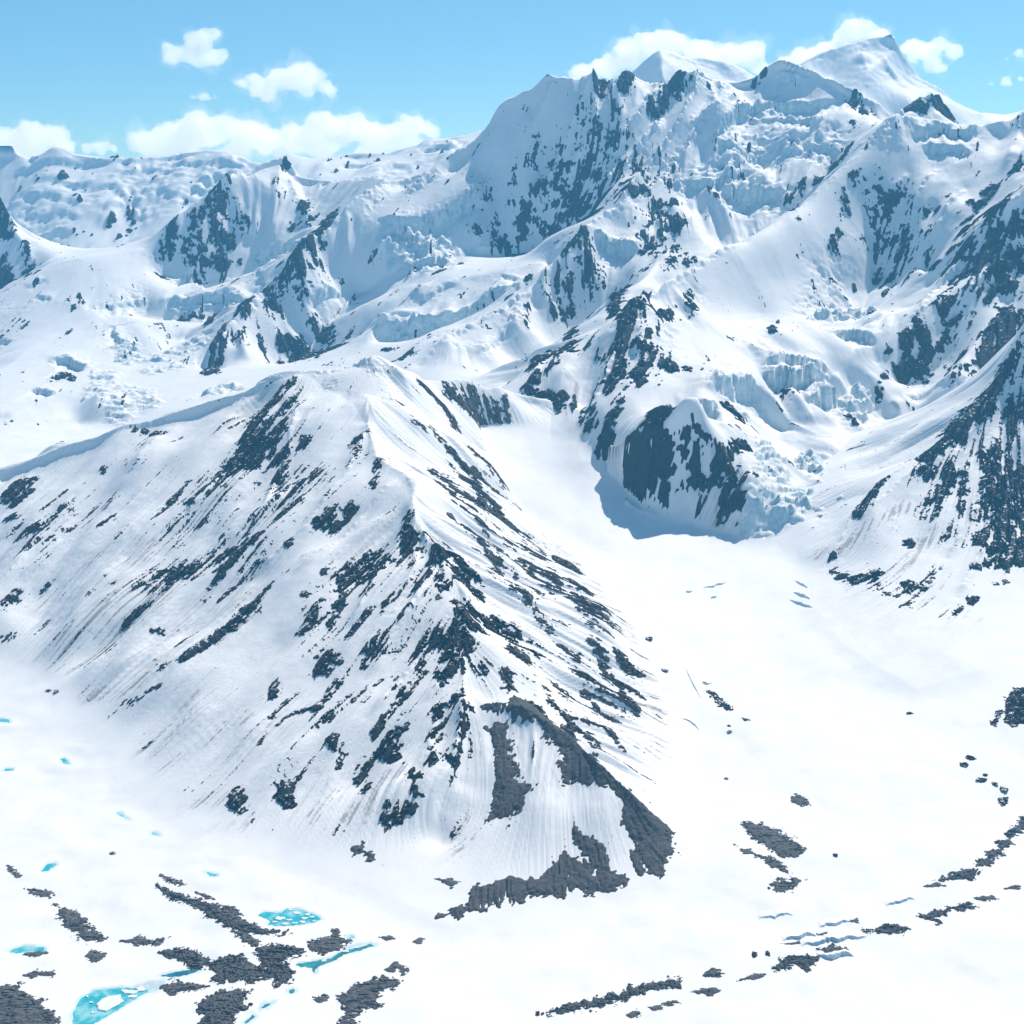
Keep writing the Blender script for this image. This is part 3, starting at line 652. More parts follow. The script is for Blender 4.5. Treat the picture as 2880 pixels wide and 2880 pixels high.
spur_dirts = (S(r3,70,.2,[(600,850),(350,1050),(200,1250)],[(950,950),(700,1150),(550,1300)]) + S(rL,50,.2,[(800,100),(600,300)],[(1100,150),(900,350)]) + S(z4,34,.4,[(1250,400),(1500,700),(1750,1000),(1850,1300),(1800,1550)]) + S(r3,34,.6,[(700,900),(450,1080),(250,1250)],[(600,1050),(400,1180),(250,1300)]) + S(r3,18,.6,[(1100,700),(900,850)],[(350,900),(150,1050)],[(900,1150),(700,1300)],[(850,650),(650,800),(500,900)])
  + S(rL,20,.6,[(760,130),(620,260),(520,330)],[(900,200),(700,330),(580,410)],[(850,480),(700,530)],[(900,590),(760,635)],[(1270,440),(1200,560)],[(1500,400),(1300,570)],[(1800,540),(1680,720)],[(640,20),(480,90),(330,110)],[(1450,420),(1330,590)]) 
  + S(z4,14,1.0,[(1560,900),(1700,1000),(1830,1050)],[(1700,1180),(1880,1240)],[(1700,1280),(1890,1360)],[(1760,1370),(1920,1440)],[(1600,1450),(1800,1530)],[(1250,400),(1420,450)],[(1400,600),(1600,700)],[(1740,1060),(1840,1120)],[(1780,1560),(1900,1620)],[(1450,750),(1680,820)]))
spur, SSn = mountain('mountain_spur', SG, SZ, SGnd, spur_rocks, spur_dirts, (), spur_screes, A=(6.5, 2.0), right_scree=True, base=-3.7, seed=2, rmul=1.25, varylo=-.8, wcap=1.85, knives=[(l, 9, 24) for l in (spur_lines[0][:9], spur_lines[1][2:])] + [(z4(*q), 14, 24) for q in ([(490,250),(420,420),(300,640),(160,900)],[(500,330),(520,560),(440,760),(330,950)],[(640,470),(560,700),(420,930),(250,1180)],[(770,740),(620,960),(430,1200),(250,1400)],[(760,960),(700,1150),(560,1330)],[(790,1230),(760,1420),(720,1640)],[(640,1340),(600,1500),(560,1700)])] + [(r3(*q), 14, 26) for q in ([(1100,250),(980,400),(860,560),(700,720)],[(1130,330),(1080,500),(1000,700),(850,850)],[(1390,400),(1300,600),(1150,800),(950,960)],[(1500,600),(1300,800),(1100,980)],[(280,660),(180,790)],[(620,430),(480,600)])], smooths=S(r3,40,1,[(1300,180),(1400,250)]))
# ------------------------------------------------------------------ the high range
range_rocks = (S(zB,60,1.1,[(1500,80),(1250,250),(1050,500)],[(1700,200),(1350,420)]) + S(zB,40,1.05,[(1800,400),(1800,650)],[(1400,700),(1250,900)],[(1650,1100),(1600,1400)]) + S(zC,55,1.1,[(1800,350),(1600,600)],[(1850,700),(1500,1050)],[(1150,400),(1250,600)]) + S(zA,40,1.05,[(1220,350),(1150,650)],[(1700,700),(1400,1100)],[(1650,1150),(1850,1150)]) + S(r4,40,1.0,[(480,250),(300,350)],[(600,450),(800,600)]) + 
  S(zA,16,1.9,[(1270,230),(1230,330),(1180,420)]) + S(zA,14,1.7,[(1130,450),(1090,560),(1060,640)],[(960,560),(940,620)],[(1870,360),(1850,440),(1830,520)]) + S(zA,20,1.7,[(1250,450),(1280,560),(1230,700)]) + S(zA,16,1.6,[(1150,580),(1160,700),(1130,780)])
  + S(zA,7,1.6,[(1060,400),(1000,460),(920,530)],[(640,1160),(665,1170)]) + S(zA,10,1.5,[(1350,400),(1380,460)],[(1330,660),(1340,670)],[(1550,270),(1620,350)],[(1660,460),(1680,455)],[(1780,700),(1790,705)]) + S(zA,12,1.5,[(1700,330),(1740,400),(1720,460)]) + S(zA,12,1.3,[(1630,180),(1660,180)])
  + S(zA,11,1.9,[(1830,560),(1750,640),(1660,700)],[(1690,640),(1600,780),(1520,920)],[(1420,920),(1370,1010)]) + S(zA,14,2.0,[(1300,1080),(1230,1200),(1190,1310)]) + S(zA,9,1.4,[(1640,840),(1680,880)],[(1450,1080),(1500,1130)])
  + S(zA,18,2.3,[(1600,1100),(1640,1200),(1700,1160)]) + S(zA,16,1.8,[(1800,1060),(1880,1080)]) + S(zA,12,1.8,[(1720,1220),(1850,1170),(1932,1120)]) + S(zA,8,1.8,[(1030,1000),(1120,990),(1250,990),(1330,940)],[(1180,1040),(1190,1045)]) + S(zA,5,1.5,[(400,880),(400,960)],[(430,870),(490,920)]) + S(zA,9,1.9,[(300,1350),(360,1320),(400,1340)])
  + S(zA,11,2.0,[(0,350),(30,460),(60,560)],[(130,600),(150,700),(200,700)]) + S(zA,14,1.9,[(10,700),(50,800)])
  + S(zB,18,1.6,[(1480,20),(1420,110),(1380,180)],[(1280,90),(1250,200),(1150,280)]) + S(zB,16,1.5,[(1340,120),(1320,240),(1300,330)],[(1450,240),(1380,330),(1330,420)]) + S(zB,20,1.8,[(1300,420),(1360,470)]) + S(zB,12,1.5,[(1130,240),(1140,330)],[(1000,430),(1060,400)],[(880,610),(960,580),(1060,540)],[(1080,560),(1040,620)],[(1200,470),(1170,570)])
  + S(zB,9,1.7,[(850,190),(800,280)],[(730,550),(800,570)],[(1640,330),(1720,280)],[(200,590),(180,650)]) + S(zB,10,1.4,[(1560,40),(1600,30)],[(1100,20),(1060,140)],[(1500,150),(1510,160)])
  + S(zB,18,1.7,[(1800,330),(1850,400),(1900,480)]) + S(zB,22,1.7,[(1730,520),(1770,600),(1850,580)]) + S(zB,14,1.4,[(1900,640),(1932,700)],[(1850,700),(1860,710)]) + S(zB,7,1.7,[(540,740),(560,735)],[(680,700),(690,690)])
  + S(zB,9,2.0,[(1370,560),(1290,620),(1260,660)]) + S(zB,12,1.6,[(1380,680),(1370,780)],[(1400,590),(1405,600)],[(1240,770),(1220,850),(1230,950)]) + S(zB,7,1.7,[(1080,760),(1050,810)],[(1060,960),(1050,1100)]) + S(zB,11,2.0,[(1590,830),(1550,920),(1530,990)],[(1740,880),(1690,940)]) + S(zB,18,1.9,[(1620,1020),(1630,1140)]) + S(zB,9,1.5,[(1700,1000),(1780,1060)],[(1880,950),(1830,1040)])
  + S(zB,14,1.9,[(1140,1190),(1110,1280),(1120,1360)]) + S(zB,12,1.7,[(1210,1170),(1200,1290)],[(1290,1110),(1290,1220)]) + S(zB,8,1.4,[(1340,1250),(1400,1200)],[(1470,1260),(1510,1260)]) + S(zB,6,1.8,[(760,950),(860,900)],[(250,1170),(330,1160)],[(60,1020),(10,1080)],[(400,1190),(350,1240)])
  + S(zB,18,2.1,[(1620,1200),(1560,1400),(1500,1500)]) + S(zB,16,1.8,[(1720,1200),(1720,1330),(1680,1450)],[(1800,1260),(1850,1310)]) + S(zB,14,2.2,[(1420,1580),(1430,1640)]) + S(zB,14,1.9,[(1560,1560),(1520,1660),(1500,1760)]) + S(zB,10,2.1,[(1050,1420),(1150,1430),(1250,1470)],[(1240,1490),(1250,1520)],[(1010,1560),(1015,1570)])
  + S(r4,30,2.2,[(600,370),(540,430),(480,520)],[(460,560),(560,600)]) + S(r4,13,2.0,[(520,560),(560,620)],[(650,430),(640,560),(680,580)],[(830,330),(860,380)],[(870,480),(800,570),(760,640)],[(880,600),(800,700),(860,720)]) + S(r4,10,1.6,[(720,470),(740,500)])
  + S(zC,9,1.9,[(930,60),(850,160),(770,260)],[(660,310),(600,370)],[(960,200),(965,240)]) + S(zC,11,1.7,[(910,340),(920,440)],[(880,520),(850,590)]) + S(zC,9,1.7,[(1100,280),(1110,285)],[(1110,640),(1110,720)],[(1170,780),(1170,800)]) + S(zC,12,1.7,[(1130,370),(1200,340),(1240,300)]) + S(zC,7,1.4,[(1150,480),(1155,490)],[(1290,460),(1290,480)],[(1430,470),(1430,480)])
  + S(zC,14,1.7,[(1240,530),(1280,640)]) + S(zC,5,1.7,[(980,540),(980,560)],[(970,740),(970,760)],[(850,750),(900,740)],[(1370,680),(1375,690)],[(1370,590),(1372,600)])
  + S(zC,10,1.6,[(1932,130),(1820,220),(1720,280)],[(1740,400),(1660,450)],[(1560,620),(1480,660)]) + S(zC,11,1.9,[(1640,365),(1645,375)]) + S(zC,8,1.3,[(1540,320),(1480,360)]) + S(zC,20,2.0,[(1900,480),(1800,560),(1700,680),(1580,760)]) + S(zC,16,1.8,[(1900,600),(1780,760)]) + S(zC,10,1.8,[(1620,870),(1540,920),(1450,1000)],[(1700,870),(1760,850)],[(1860,780),(1865,790)])
  + S(zC,28,2.5,[(1850,960),(1800,1100),(1750,1250)]) + S(zC,14,1.8,[(1700,1080),(1600,1150),(1500,1180)],[(1530,1330),(1600,1350)]) + S(zC,13,2.1,[(1330,1100),(1380,1200),(1340,1320)],[(1260,1180),(1250,1350)]) + S(zC,6,1.6,[(1140,1200),(1150,1300),(1110,1420)],[(540,1000),(500,1080)],[(920,1490),(980,1560)]) + S(zC,9,1.5,[(30,860),(60,940),(0,1010)],[(30,1300),(90,1300)]) + S(zC,4,1.3,[(120,830),(125,840)],[(230,710),(280,690)])
  + S(r2,16,1.8,[(1300,340),(1340,420),(1400,400)]) + S(r2,7,1.7,[(920,300),(960,270)],[(1290,480),(1295,500)]) + S(r2,12,1.7,[(340,330),(330,400)],[(440,330),(420,400)]) + S(r2,13,2.0,[(640,330),(580,390),(530,450)]) + S(r2,14,1.4,[(270,450),(230,600),(150,700)]) + S(r2,14,2.2,[(1500,440),(1570,410),(1650,440)])
)
range_ices = (S(r4,30,1.0,[(960,480),(980,620)],[(1150,520),(1180,560)]) + S(r4,34,1.0,[(1100,660),(1250,700),(1180,780)],[(930,740),(1000,700)]) + S(r4,20,.6,[(1150,300),(1250,330),(1300,250)],[(800,260),(860,330)])
  + S(zA,22,.9,[(700,1150),(740,1230)],[(600,1320),(560,1420)],[(700,1400),(800,1430),(850,1500)],[(650,1500),(700,1560)],[(900,1230),(1000,1190),(1130,1140)],[(880,1290),(960,1280)]) + S(zA,12,.7,[(1000,920),(1200,900),(1400,880)],[(1450,680),(1600,650)],[(1200,1420),(1300,1390)])
  + S(zB,24,.7,[(300,560),(400,650),(500,680)],[(350,560),(560,600)]) + S(zB,12,.5,[(250,1050),(500,1020)],[(900,830),(1000,830)]) + S(r2,30,.55,[(980,420),(1050,480)],[(880,560),(1050,580)],[(700,680),(820,690)],[(1180,600),(1220,540)],[(860,790),(980,780)]) + S(zC,10,.8,[(700,990),(900,960),(1080,940)]))
range_dirts = S(zB,16,.6,[(1330,1400),(1250,1560)],[(1280,1600),(1330,1680)]) + S(r4,20,.7,[(760,720),(800,780),(770,870)]) + S(r4,10,.5,[(640,830),(700,850)],[(1350,400),(1450,330)])
def T(fr, drop, wu, *runs): return [(fr(*q), drop, wu) for q in runs]
range_steps = (T(zA,25,50,[(570,935),(760,880),(830,860)],[(1400,750),(1500,780),(1640,720)],[(1110,1460),(1250,1380),(1400,1400)],[(0,1110),(60,1130)],[(150,830),(260,770)],[(200,880),(300,895)]) + T(zA,60,60,[(270,1250),(370,1230),(500,1290)],[(1410,650),(1550,640),(1730,590)],[(1740,960),(1850,890),(1932,880)]) + T(zA,40,50,[(180,1400),(260,1410),(310,1430)],[(600,1060),(640,1050),(690,1170)])
  + T(zA,48,60,[(920,890),(1000,900),(1200,880),(1460,855)]) + T(zA,60,60,[(930,790),(1080,790),(1190,880)])
  + T(zB,60,90,[(190,430),(330,470),(560,420),(720,310),(790,190)]) + T(zB,60,50,[(230,490),(350,480),(480,600),(570,510)],[(390,690),(560,650),(610,690)]) + T(zB,48,70,[(170,1080),(400,1010),(560,990),(720,900),(870,810),(1000,800)]) + T(zB,28,50,[(300,920),(480,880),(600,800),(680,790)],[(860,790),(900,740),(1060,740)],[(780,1230),(860,1150),(960,1060)]) + T(zB,110,60,[(1420,540),(1560,550),(1690,580)])
  + T(r2,80,90,[(720,550),(790,530),(860,420),(950,370),(1080,360),(1250,360)]) + T(r2,35,50,[(760,560),(800,590),(920,590),(1060,560)],[(1080,640),(1160,580),(1240,590)]) + T(r2,50,60,[(940,440),(1040,430),(1130,470),(1140,530)],[(990,295),(1100,305),(1240,310)],[(1540,540),(1680,560),(1740,580)]) + T(r2,60,70,[(640,690),(760,720),(860,690)],[(1500,515),(1620,470),(1720,510),(1770,480)]) + T(r2,80,80,[(770,760),(880,770),(1040,755)])
  + T(zC,22,50,[(700,985),(880,960),(1060,935)],[(1240,1430),(1430,1390),(1640,1450)]) + T(zC,60,60,[(850,1140),(960,1100),(1100,1210)],[(450,1290),(600,1240),(860,1280)]) + T(zC,110,70,[(430,1320),(640,1335),(860,1290)],[(200,1430),(300,1370),(440,1370)],[(720,1500),(800,1440),(900,1390)]) + T(zC,80,60,[(-20,1530),(100,1520),(220,1540)])
  + T(r4,25,40,[(1010,700),(1100,690),(1180,770),(1240,820)],[(950,790),(1050,740),(1120,780)],[(1150,560),(1230,540)],[(1080,520),(1180,490)],[(1050,640),(1180,640),(1290,690)]))
far_steps = (T(zA,45,120,[(0,160),(110,130),(300,118),(560,105),(800,118),(900,120)]) + T(zA,42,90,[(170,230),(300,210),(440,250),(560,240)],[(470,290),(640,250),(740,330)],[(560,400),(720,330)],[(120,300),(330,320),(350,360)],[(850,120),(1050,95),(1250,115),(1400,135)],[(1130,220),(1290,150),(1340,175)],[(860,240),(1000,300)],[(180,440),(350,400),(460,450)],[(250,540),(330,500),(420,540)],[(650,200),(850,140),(1000,170)],[(1000,330),(1080,250),(1180,240)]) + T(zB,45,80,[(200,190),(300,140),(420,150)],[(450,70),(560,60),(650,70)],[(0,120),(120,80),(220,110)]))
rng_ob, RSn = mountain('mountain_range', RG, RZ, RGnd, range_rocks, range_dirts, range_ices, (), range_steps, 1.2, A=(15, 3.0), varylo=-.45, sizes=(130, 48, 18), lens=(380, 240, 150), relief=5.0, seed=5, cfrac=.6, join=20, base=-3.75, streakmul=.5, proud=9, wcap=2.15, knives=[(range_lines[0][5:], 44, 70), (range_lines[1], 15, 50), (range_lines[2][3:9], 34, 60), (range_lines[9], 44, 75), (s3_line[0:6], 40, 70), (wall_line, 44, 75)] + [(r2(*q), 75, 52) for q in ([(180,312),(120,420),(40,600)],[(560,340),(480,480),(380,620)],[(340,320),(250,470),(170,620),(60,800)],[(690,300),(580,450),(430,650),(300,760)],[(730,320),(640,470),(480,700),(380,830)],[(440,320),(300,560),(200,700)])] + [(zC(*q), 44, 62) for q in ([(1932,600),(1700,800),(1500,1000)],[(1290,150),(1200,300),(1080,420)],[(1330,1080),(1260,1250)],[(1450,130),(1330,330),(1260,560)],[(1600,250),(1480,480),(1380,720)])] + [(zA(*q), 36, 55) for q in ([(1280,220),(1330,400),(1400,560)],[(1270,230),(1180,440),(1080,640)],[(1620,190),(1700,330),(1760,450)])] + [(zB(*q), 36, 52) for q in ([(1660,950),(1600,1200),(1500,1480)],[(1740,880),(1700,1100),(1660,1350)],[(1240,700),(1220,950)],[(1380,560),(1360,800)],[(1060,800),(1060,1080)])] + [(r4(*q), 12, 24) for q in ([(480,470),(470,600)],[(680,420),(690,600)],[(860,480),(780,650)])], smooths=S(zC,75,1,[(150,720),(500,560),(850,350),(1050,150)],[(300,900),(150,1150),(300,1250)],[(600,700),(450,900)]) + S(zA,90,1,[(100,800),(500,800),(700,700)],[(200,1000),(400,1100)]) + S(zB,45,1,[(700,1100),(900,950)],[(300,380),(650,230)]) + S(r2,40,1,[(700,400),(560,560)]), icesize=70, iceamp=28)
# ------------------------------------------------------------------ the buttress on the right
butt_rocks = (S(r4,50,1.15,[(1850,250),(1650,550)],[(1900,500),(1750,800)]) + S(r4,35,1.0,[(1300,1000),(1600,1100)]) + S(r4,22,2.0,[(1880,180),(1800,300),(1700,420),(1560,540)]) + S(r4,24,1.9,[(1900,300),(1880,450),(1800,560)]) + S(r4,18,1.6,[(1700,560),(1620,640),(1580,740)]) + S(r4,14,1.6,[(1560,590),(1565,600)]) + S(r4,34,2.4,[(1840,640),(1900,760),(1870,900)]) + S(r4,14,2.0,[(1790,720),(1760,760)],[(1780,830),(1780,850)])
  + S(r4,9,1.9,[(1400,620),(1300,750)],[(1210,890),(1215,900)],[(1690,840),(1690,850)]) + S(r4,12,2.0,[(1200,960),(1240,970)],[(1290,990),(1360,960)]) + S(r4,14,1.7,[(1330,1080),(1380,1050)]) + S(r4,9,1.8,[(1420,1040),(1425,1045)],[(1600,940),(1530,1020),(1480,1090)],[(1500,1090),(1510,1095)],[(1690,1090),(1610,1140)]) + S(r4,7,1.9,[(1600,1190),(1605,1190)],[(1640,1240),(1645,1240)],[(1740,940),(1745,945)],[(1830,1000),(1860,990)],[(1740,1060),(1730,1070)]) + S(r4,10,1.6,[(1490,830),(1500,840)],[(1480,1000),(1490,1000)]))
butt_dirts = S(r4,40,.5,[(1300,1080),(1450,1250)],[(1500,1150),(1620,1300)],[(1230,1060),(1330,1180)]) + S(r4,24,.8,[(1300,1000),(1250,1100)],[(1400,1050),(1320,1150)],[(1450,1080),(1400,1200)]) + S(r4,14,.6,[(1600,1000),(1450,1220)],[(1700,1100),(1540,1290)],[(1180,1020),(1200,1090)],[(1750,1130),(1560,1300)],[(1500,700),(1250,860),(1130,900)],[(1600,800),(1400,1000)])
butt, BSn = mountain('rock_buttress', BG, BZ, BGnd, butt_rocks, butt_dirts, (), (), (), 1.3, wcap=2.0, knives=[(butt_lines[0], 14, 30)] + [(r4(*q), 14, 26) for q in ([(1880,200),(1700,480),(1560,700)],[(1900,450),(1780,680),(1640,900)],[(1690,430),(1480,620),(1300,780)],[(1850,640),(1780,860),(1680,1050)])], A=(6, 2.5), seed=7, relief=4.2)
# ------------------------------------------------------------------ far mountains
far_rocks = S(zA,12,1.4,[(640,440),(680,520)],[(730,350),(740,500)],[(240,150),(240,200)],[(370,170),(360,190)])
far_ices = S(zA,34,.45,[(200,330),(350,350),(500,300)],[(150,450),(300,450),(420,400)],[(700,200),(900,150),(1100,150)],[(1000,250),(1150,200),(1300,120)],[(850,300),(950,380)],[(200,560),(330,560)]) + S(zB,30,.5,[(250,180),(450,130)],[(450,70),(600,60)])
farm, _ = mountain('far_mountain_range', FG, FZ, FGnd, join=0, rocks=far_rocks, ices=far_ices, steps=far_steps, proud=15, streakmul=.5, A=(16, 5), sizes=(240, 90, 40), lens=(500, 260, 150), relief=12, seed=9, icesize=90, iceamp=26)
peaks, _ = mountain('far_white_peaks', PG, PZ, PGnd, [], join=0, knives=[(l, 40, 130) for l in peak_lines], A=(16, 4), sizes=(240, 80, 40), lens=(500, 300, 150), relief=14, seed=12, base=-6)
def glacier():
    rows = [1500.0]
    while rows[-1] < 6600: rows.append(rows[-1] * (1.0032 if rows[-1] < 3200 else 1.0062))
    ys = np.array(rows); t = np.linspace(-0.54, 0.54, 600)
    X = np.outer(ys, t); Y = np.repeat(ys[:, None], len(t), 1)
    Z = gsurf(X, Y); z0 = np.zeros(Z.shape); G0 = Z.copy()
    for g, raw, k in BODIES:
        i = (X > g.x[1]) & (X < g.x[-2]) & (Y > g.y[1]) & (Y < g.y[-2])
        r_ = g.samp(raw, X[i], Y[i]); Z[i] = np.where(r_ > G0[i] - k, np.minimum(smax(G0[i], r_, k) - .6 * sstep(r_ - G0[i] + k, 6, 14), G0[i] + 9), Z[i])
    ring = np.zeros(Z.shape)
    for lab, P, lev, k in POOLS:
        m = (X > P[:, 0].min() - 30) & (X < P[:, 0].max() + 30) & (Y > P[:, 1].min() - 30) & (Y < P[:, 1].max() + 30)
        d = seg_dist(X[m], Y[m], P, True); d = np.where(in_poly(X[m], Y[m], P), 0, d); ring[m] = np.maximum(ring[m], .9 * np.exp(-d / 7))
    ob = grid_mesh('glacier', X, Y, Z, np.ones((len(ys) - 1, len(t) - 1), bool), SNOW, {'ice': ring, 'dirt': np.clip(GG.samp(fnoise(GZ.shape, 5, 2.0, 77), X, Y) - .4, 0, 1) * .12, 'streak': z0})
    tag(ob, kind='structure'); return ob
glacier()
V = [(-90000, -60000, -135), (90000, -60000, -135), (90000, 150000, -135), (-90000, 150000, -135)]  # unseen outer sheet under the haze, added to bounce light onto the clouds
tag(make_mesh('unseen_snow_plain', V, [(0, 1, 2, 3)], SNOW, attrs={'ice': [0]*4, 'dirt': [0]*4, 'streak': [0]*4}), kind='structure')
V = [(-7450, -350, -60), (7450, -350, -60), (7450, 14550, -60), (-7450, 14550, -60)]
tag(make_mesh('unseen_snow_plain', V, [(0, 1, 2, 3)], SNOW, attrs={'ice': [0]*4, 'dirt': [0]*4, 'streak': [0]*4}), kind='structure')

def water_material(name, deep, shallow):
    m, t, b = mat_new(name); b.inputs['Roughness'].default_value = 0.12
    n = noise(t, 0.03, 5, 0.6); col = mixc(t, ramp(t, n, 0.4, 0.62), deep, shallow)
    t.links.new(col, b.inputs['Base Color']); bump(t, b, noise(t, 0.5, 3), 0.1, 0.3); return m
WATER = [water_material('meltwater', (0.03, 0.44, 0.52), (0.30, 0.66, 0.70)), water_material('channel_water', (0.03, 0.22, 0.25), (0.06, 0.32, 0.34)), water_material('deep_water', (0.02, 0.14, 0.22), (0.04, 0.22, 0.30))]
for lab, P, lev, k in POOLS:
    c = P[:, :2].mean(0); Q = c + (P[:, :2] - c) * 1.0
    # outline grown a little so that the snow bank, not the sheet, draws the shore
    n = len(P); V = [(c[0], c[1], lev - .4)]
    for q in Q:
        d = q - c; L = np.hypot(*d); V.append((*(c + d * (1 + 8 / max(L, 8))), lev - .4))
    import mathutils
    tri = mathutils.geometry.tessellate_polygon([[Vector((v[0], v[1], 0)) for v in V[1:]]])
    o = make_mesh('meltwater_pool', V[1:], [tuple(f) for f in tri], WATER[k]); tag(o, lab, kind='structure')

# ------------------------------------------------------------------ debris on the ice
TOPS = [(SG, SSn), (BG, BSn)]
def top(X, Y):
    Z = gsurf(np.array(X, float), np.array(Y, float))
    for g, S_ in TOPS:
        i = (X > g.x[0]) & (X < g.x[-1]) & (Y > g.y[0]) & (Y < g.y[-1])
        if np.any(i): Z[i] = np.maximum(Z[i], g.samp(S_, X[i], Y[i]))
    return Z
def patch(name, px, label, cat, group=None, hgt=5.0, mat=None, rag=4.0, res=None, lump=1.0, seed=[100], tilt=0.0):
    P = world_outline(px, gsurf0 if True else top)
    seed[0] += 1; sd_ = seed[0]
    dist = P[:, 1].mean(); res = res or max(1.3, dist / 1229 * 0.95)
    m = 14
    g = Grid(P[:, 0].min() - m, P[:, 0].max() + m, P[:, 1].min() - m, P[:, 1].max() + m, res)
    d = seg_dist(g.X, g.Y, P, True); d = np.where(in_poly(g.X, g.Y, P), d, -d)
    sh = d.shape; size = np.sqrt(abs(np.sum(P[:, 0] * np.roll(P[:, 1], -1) - P[:, 1] * np.roll(P[:, 0], -1)) / 2))
    rag = min(rag, size * .09)
    n1 = fnoise(sh, 12 / res, 1.9, sd_); n2 = fnoise(sh, 1.2, seed=sd_ + 500)
    kx = max(2, int(9 / res)); n3 = fnoise(sh, 3.0 / res + .4, 1.2, sd_ + 700); n3 = sum(np.roll(n3, s, 1) for s in range(-kx, kx + 1)); n3 /= n3.std()
    e = (d + 1.8 + rag * n1 + rag * .35 * n2 + rag * .5 * n3) * 0.4
    e = np.minimum(e, (1.35 - n3 + .8 * np.clip(d / 20, 0, 1)) * 2.5)
    off = np.where(e > 0, hgt * (1 - np.exp(-e / hgt)), e) + np.where(e > 0, np.clip(e, 0, 1) * lump * (.7 * np.abs(fnoise(sh, 9 / res, 2.2, sd_ + 900)) + .06 * n2), 0)
    Z = top(g.X, g.Y) + off
    o = grid_mesh(name, g.X, g.Y, Z, cells_any(off > 0), mat or SCREE, smooth=False)
    tag(o, label, cat, group); return o
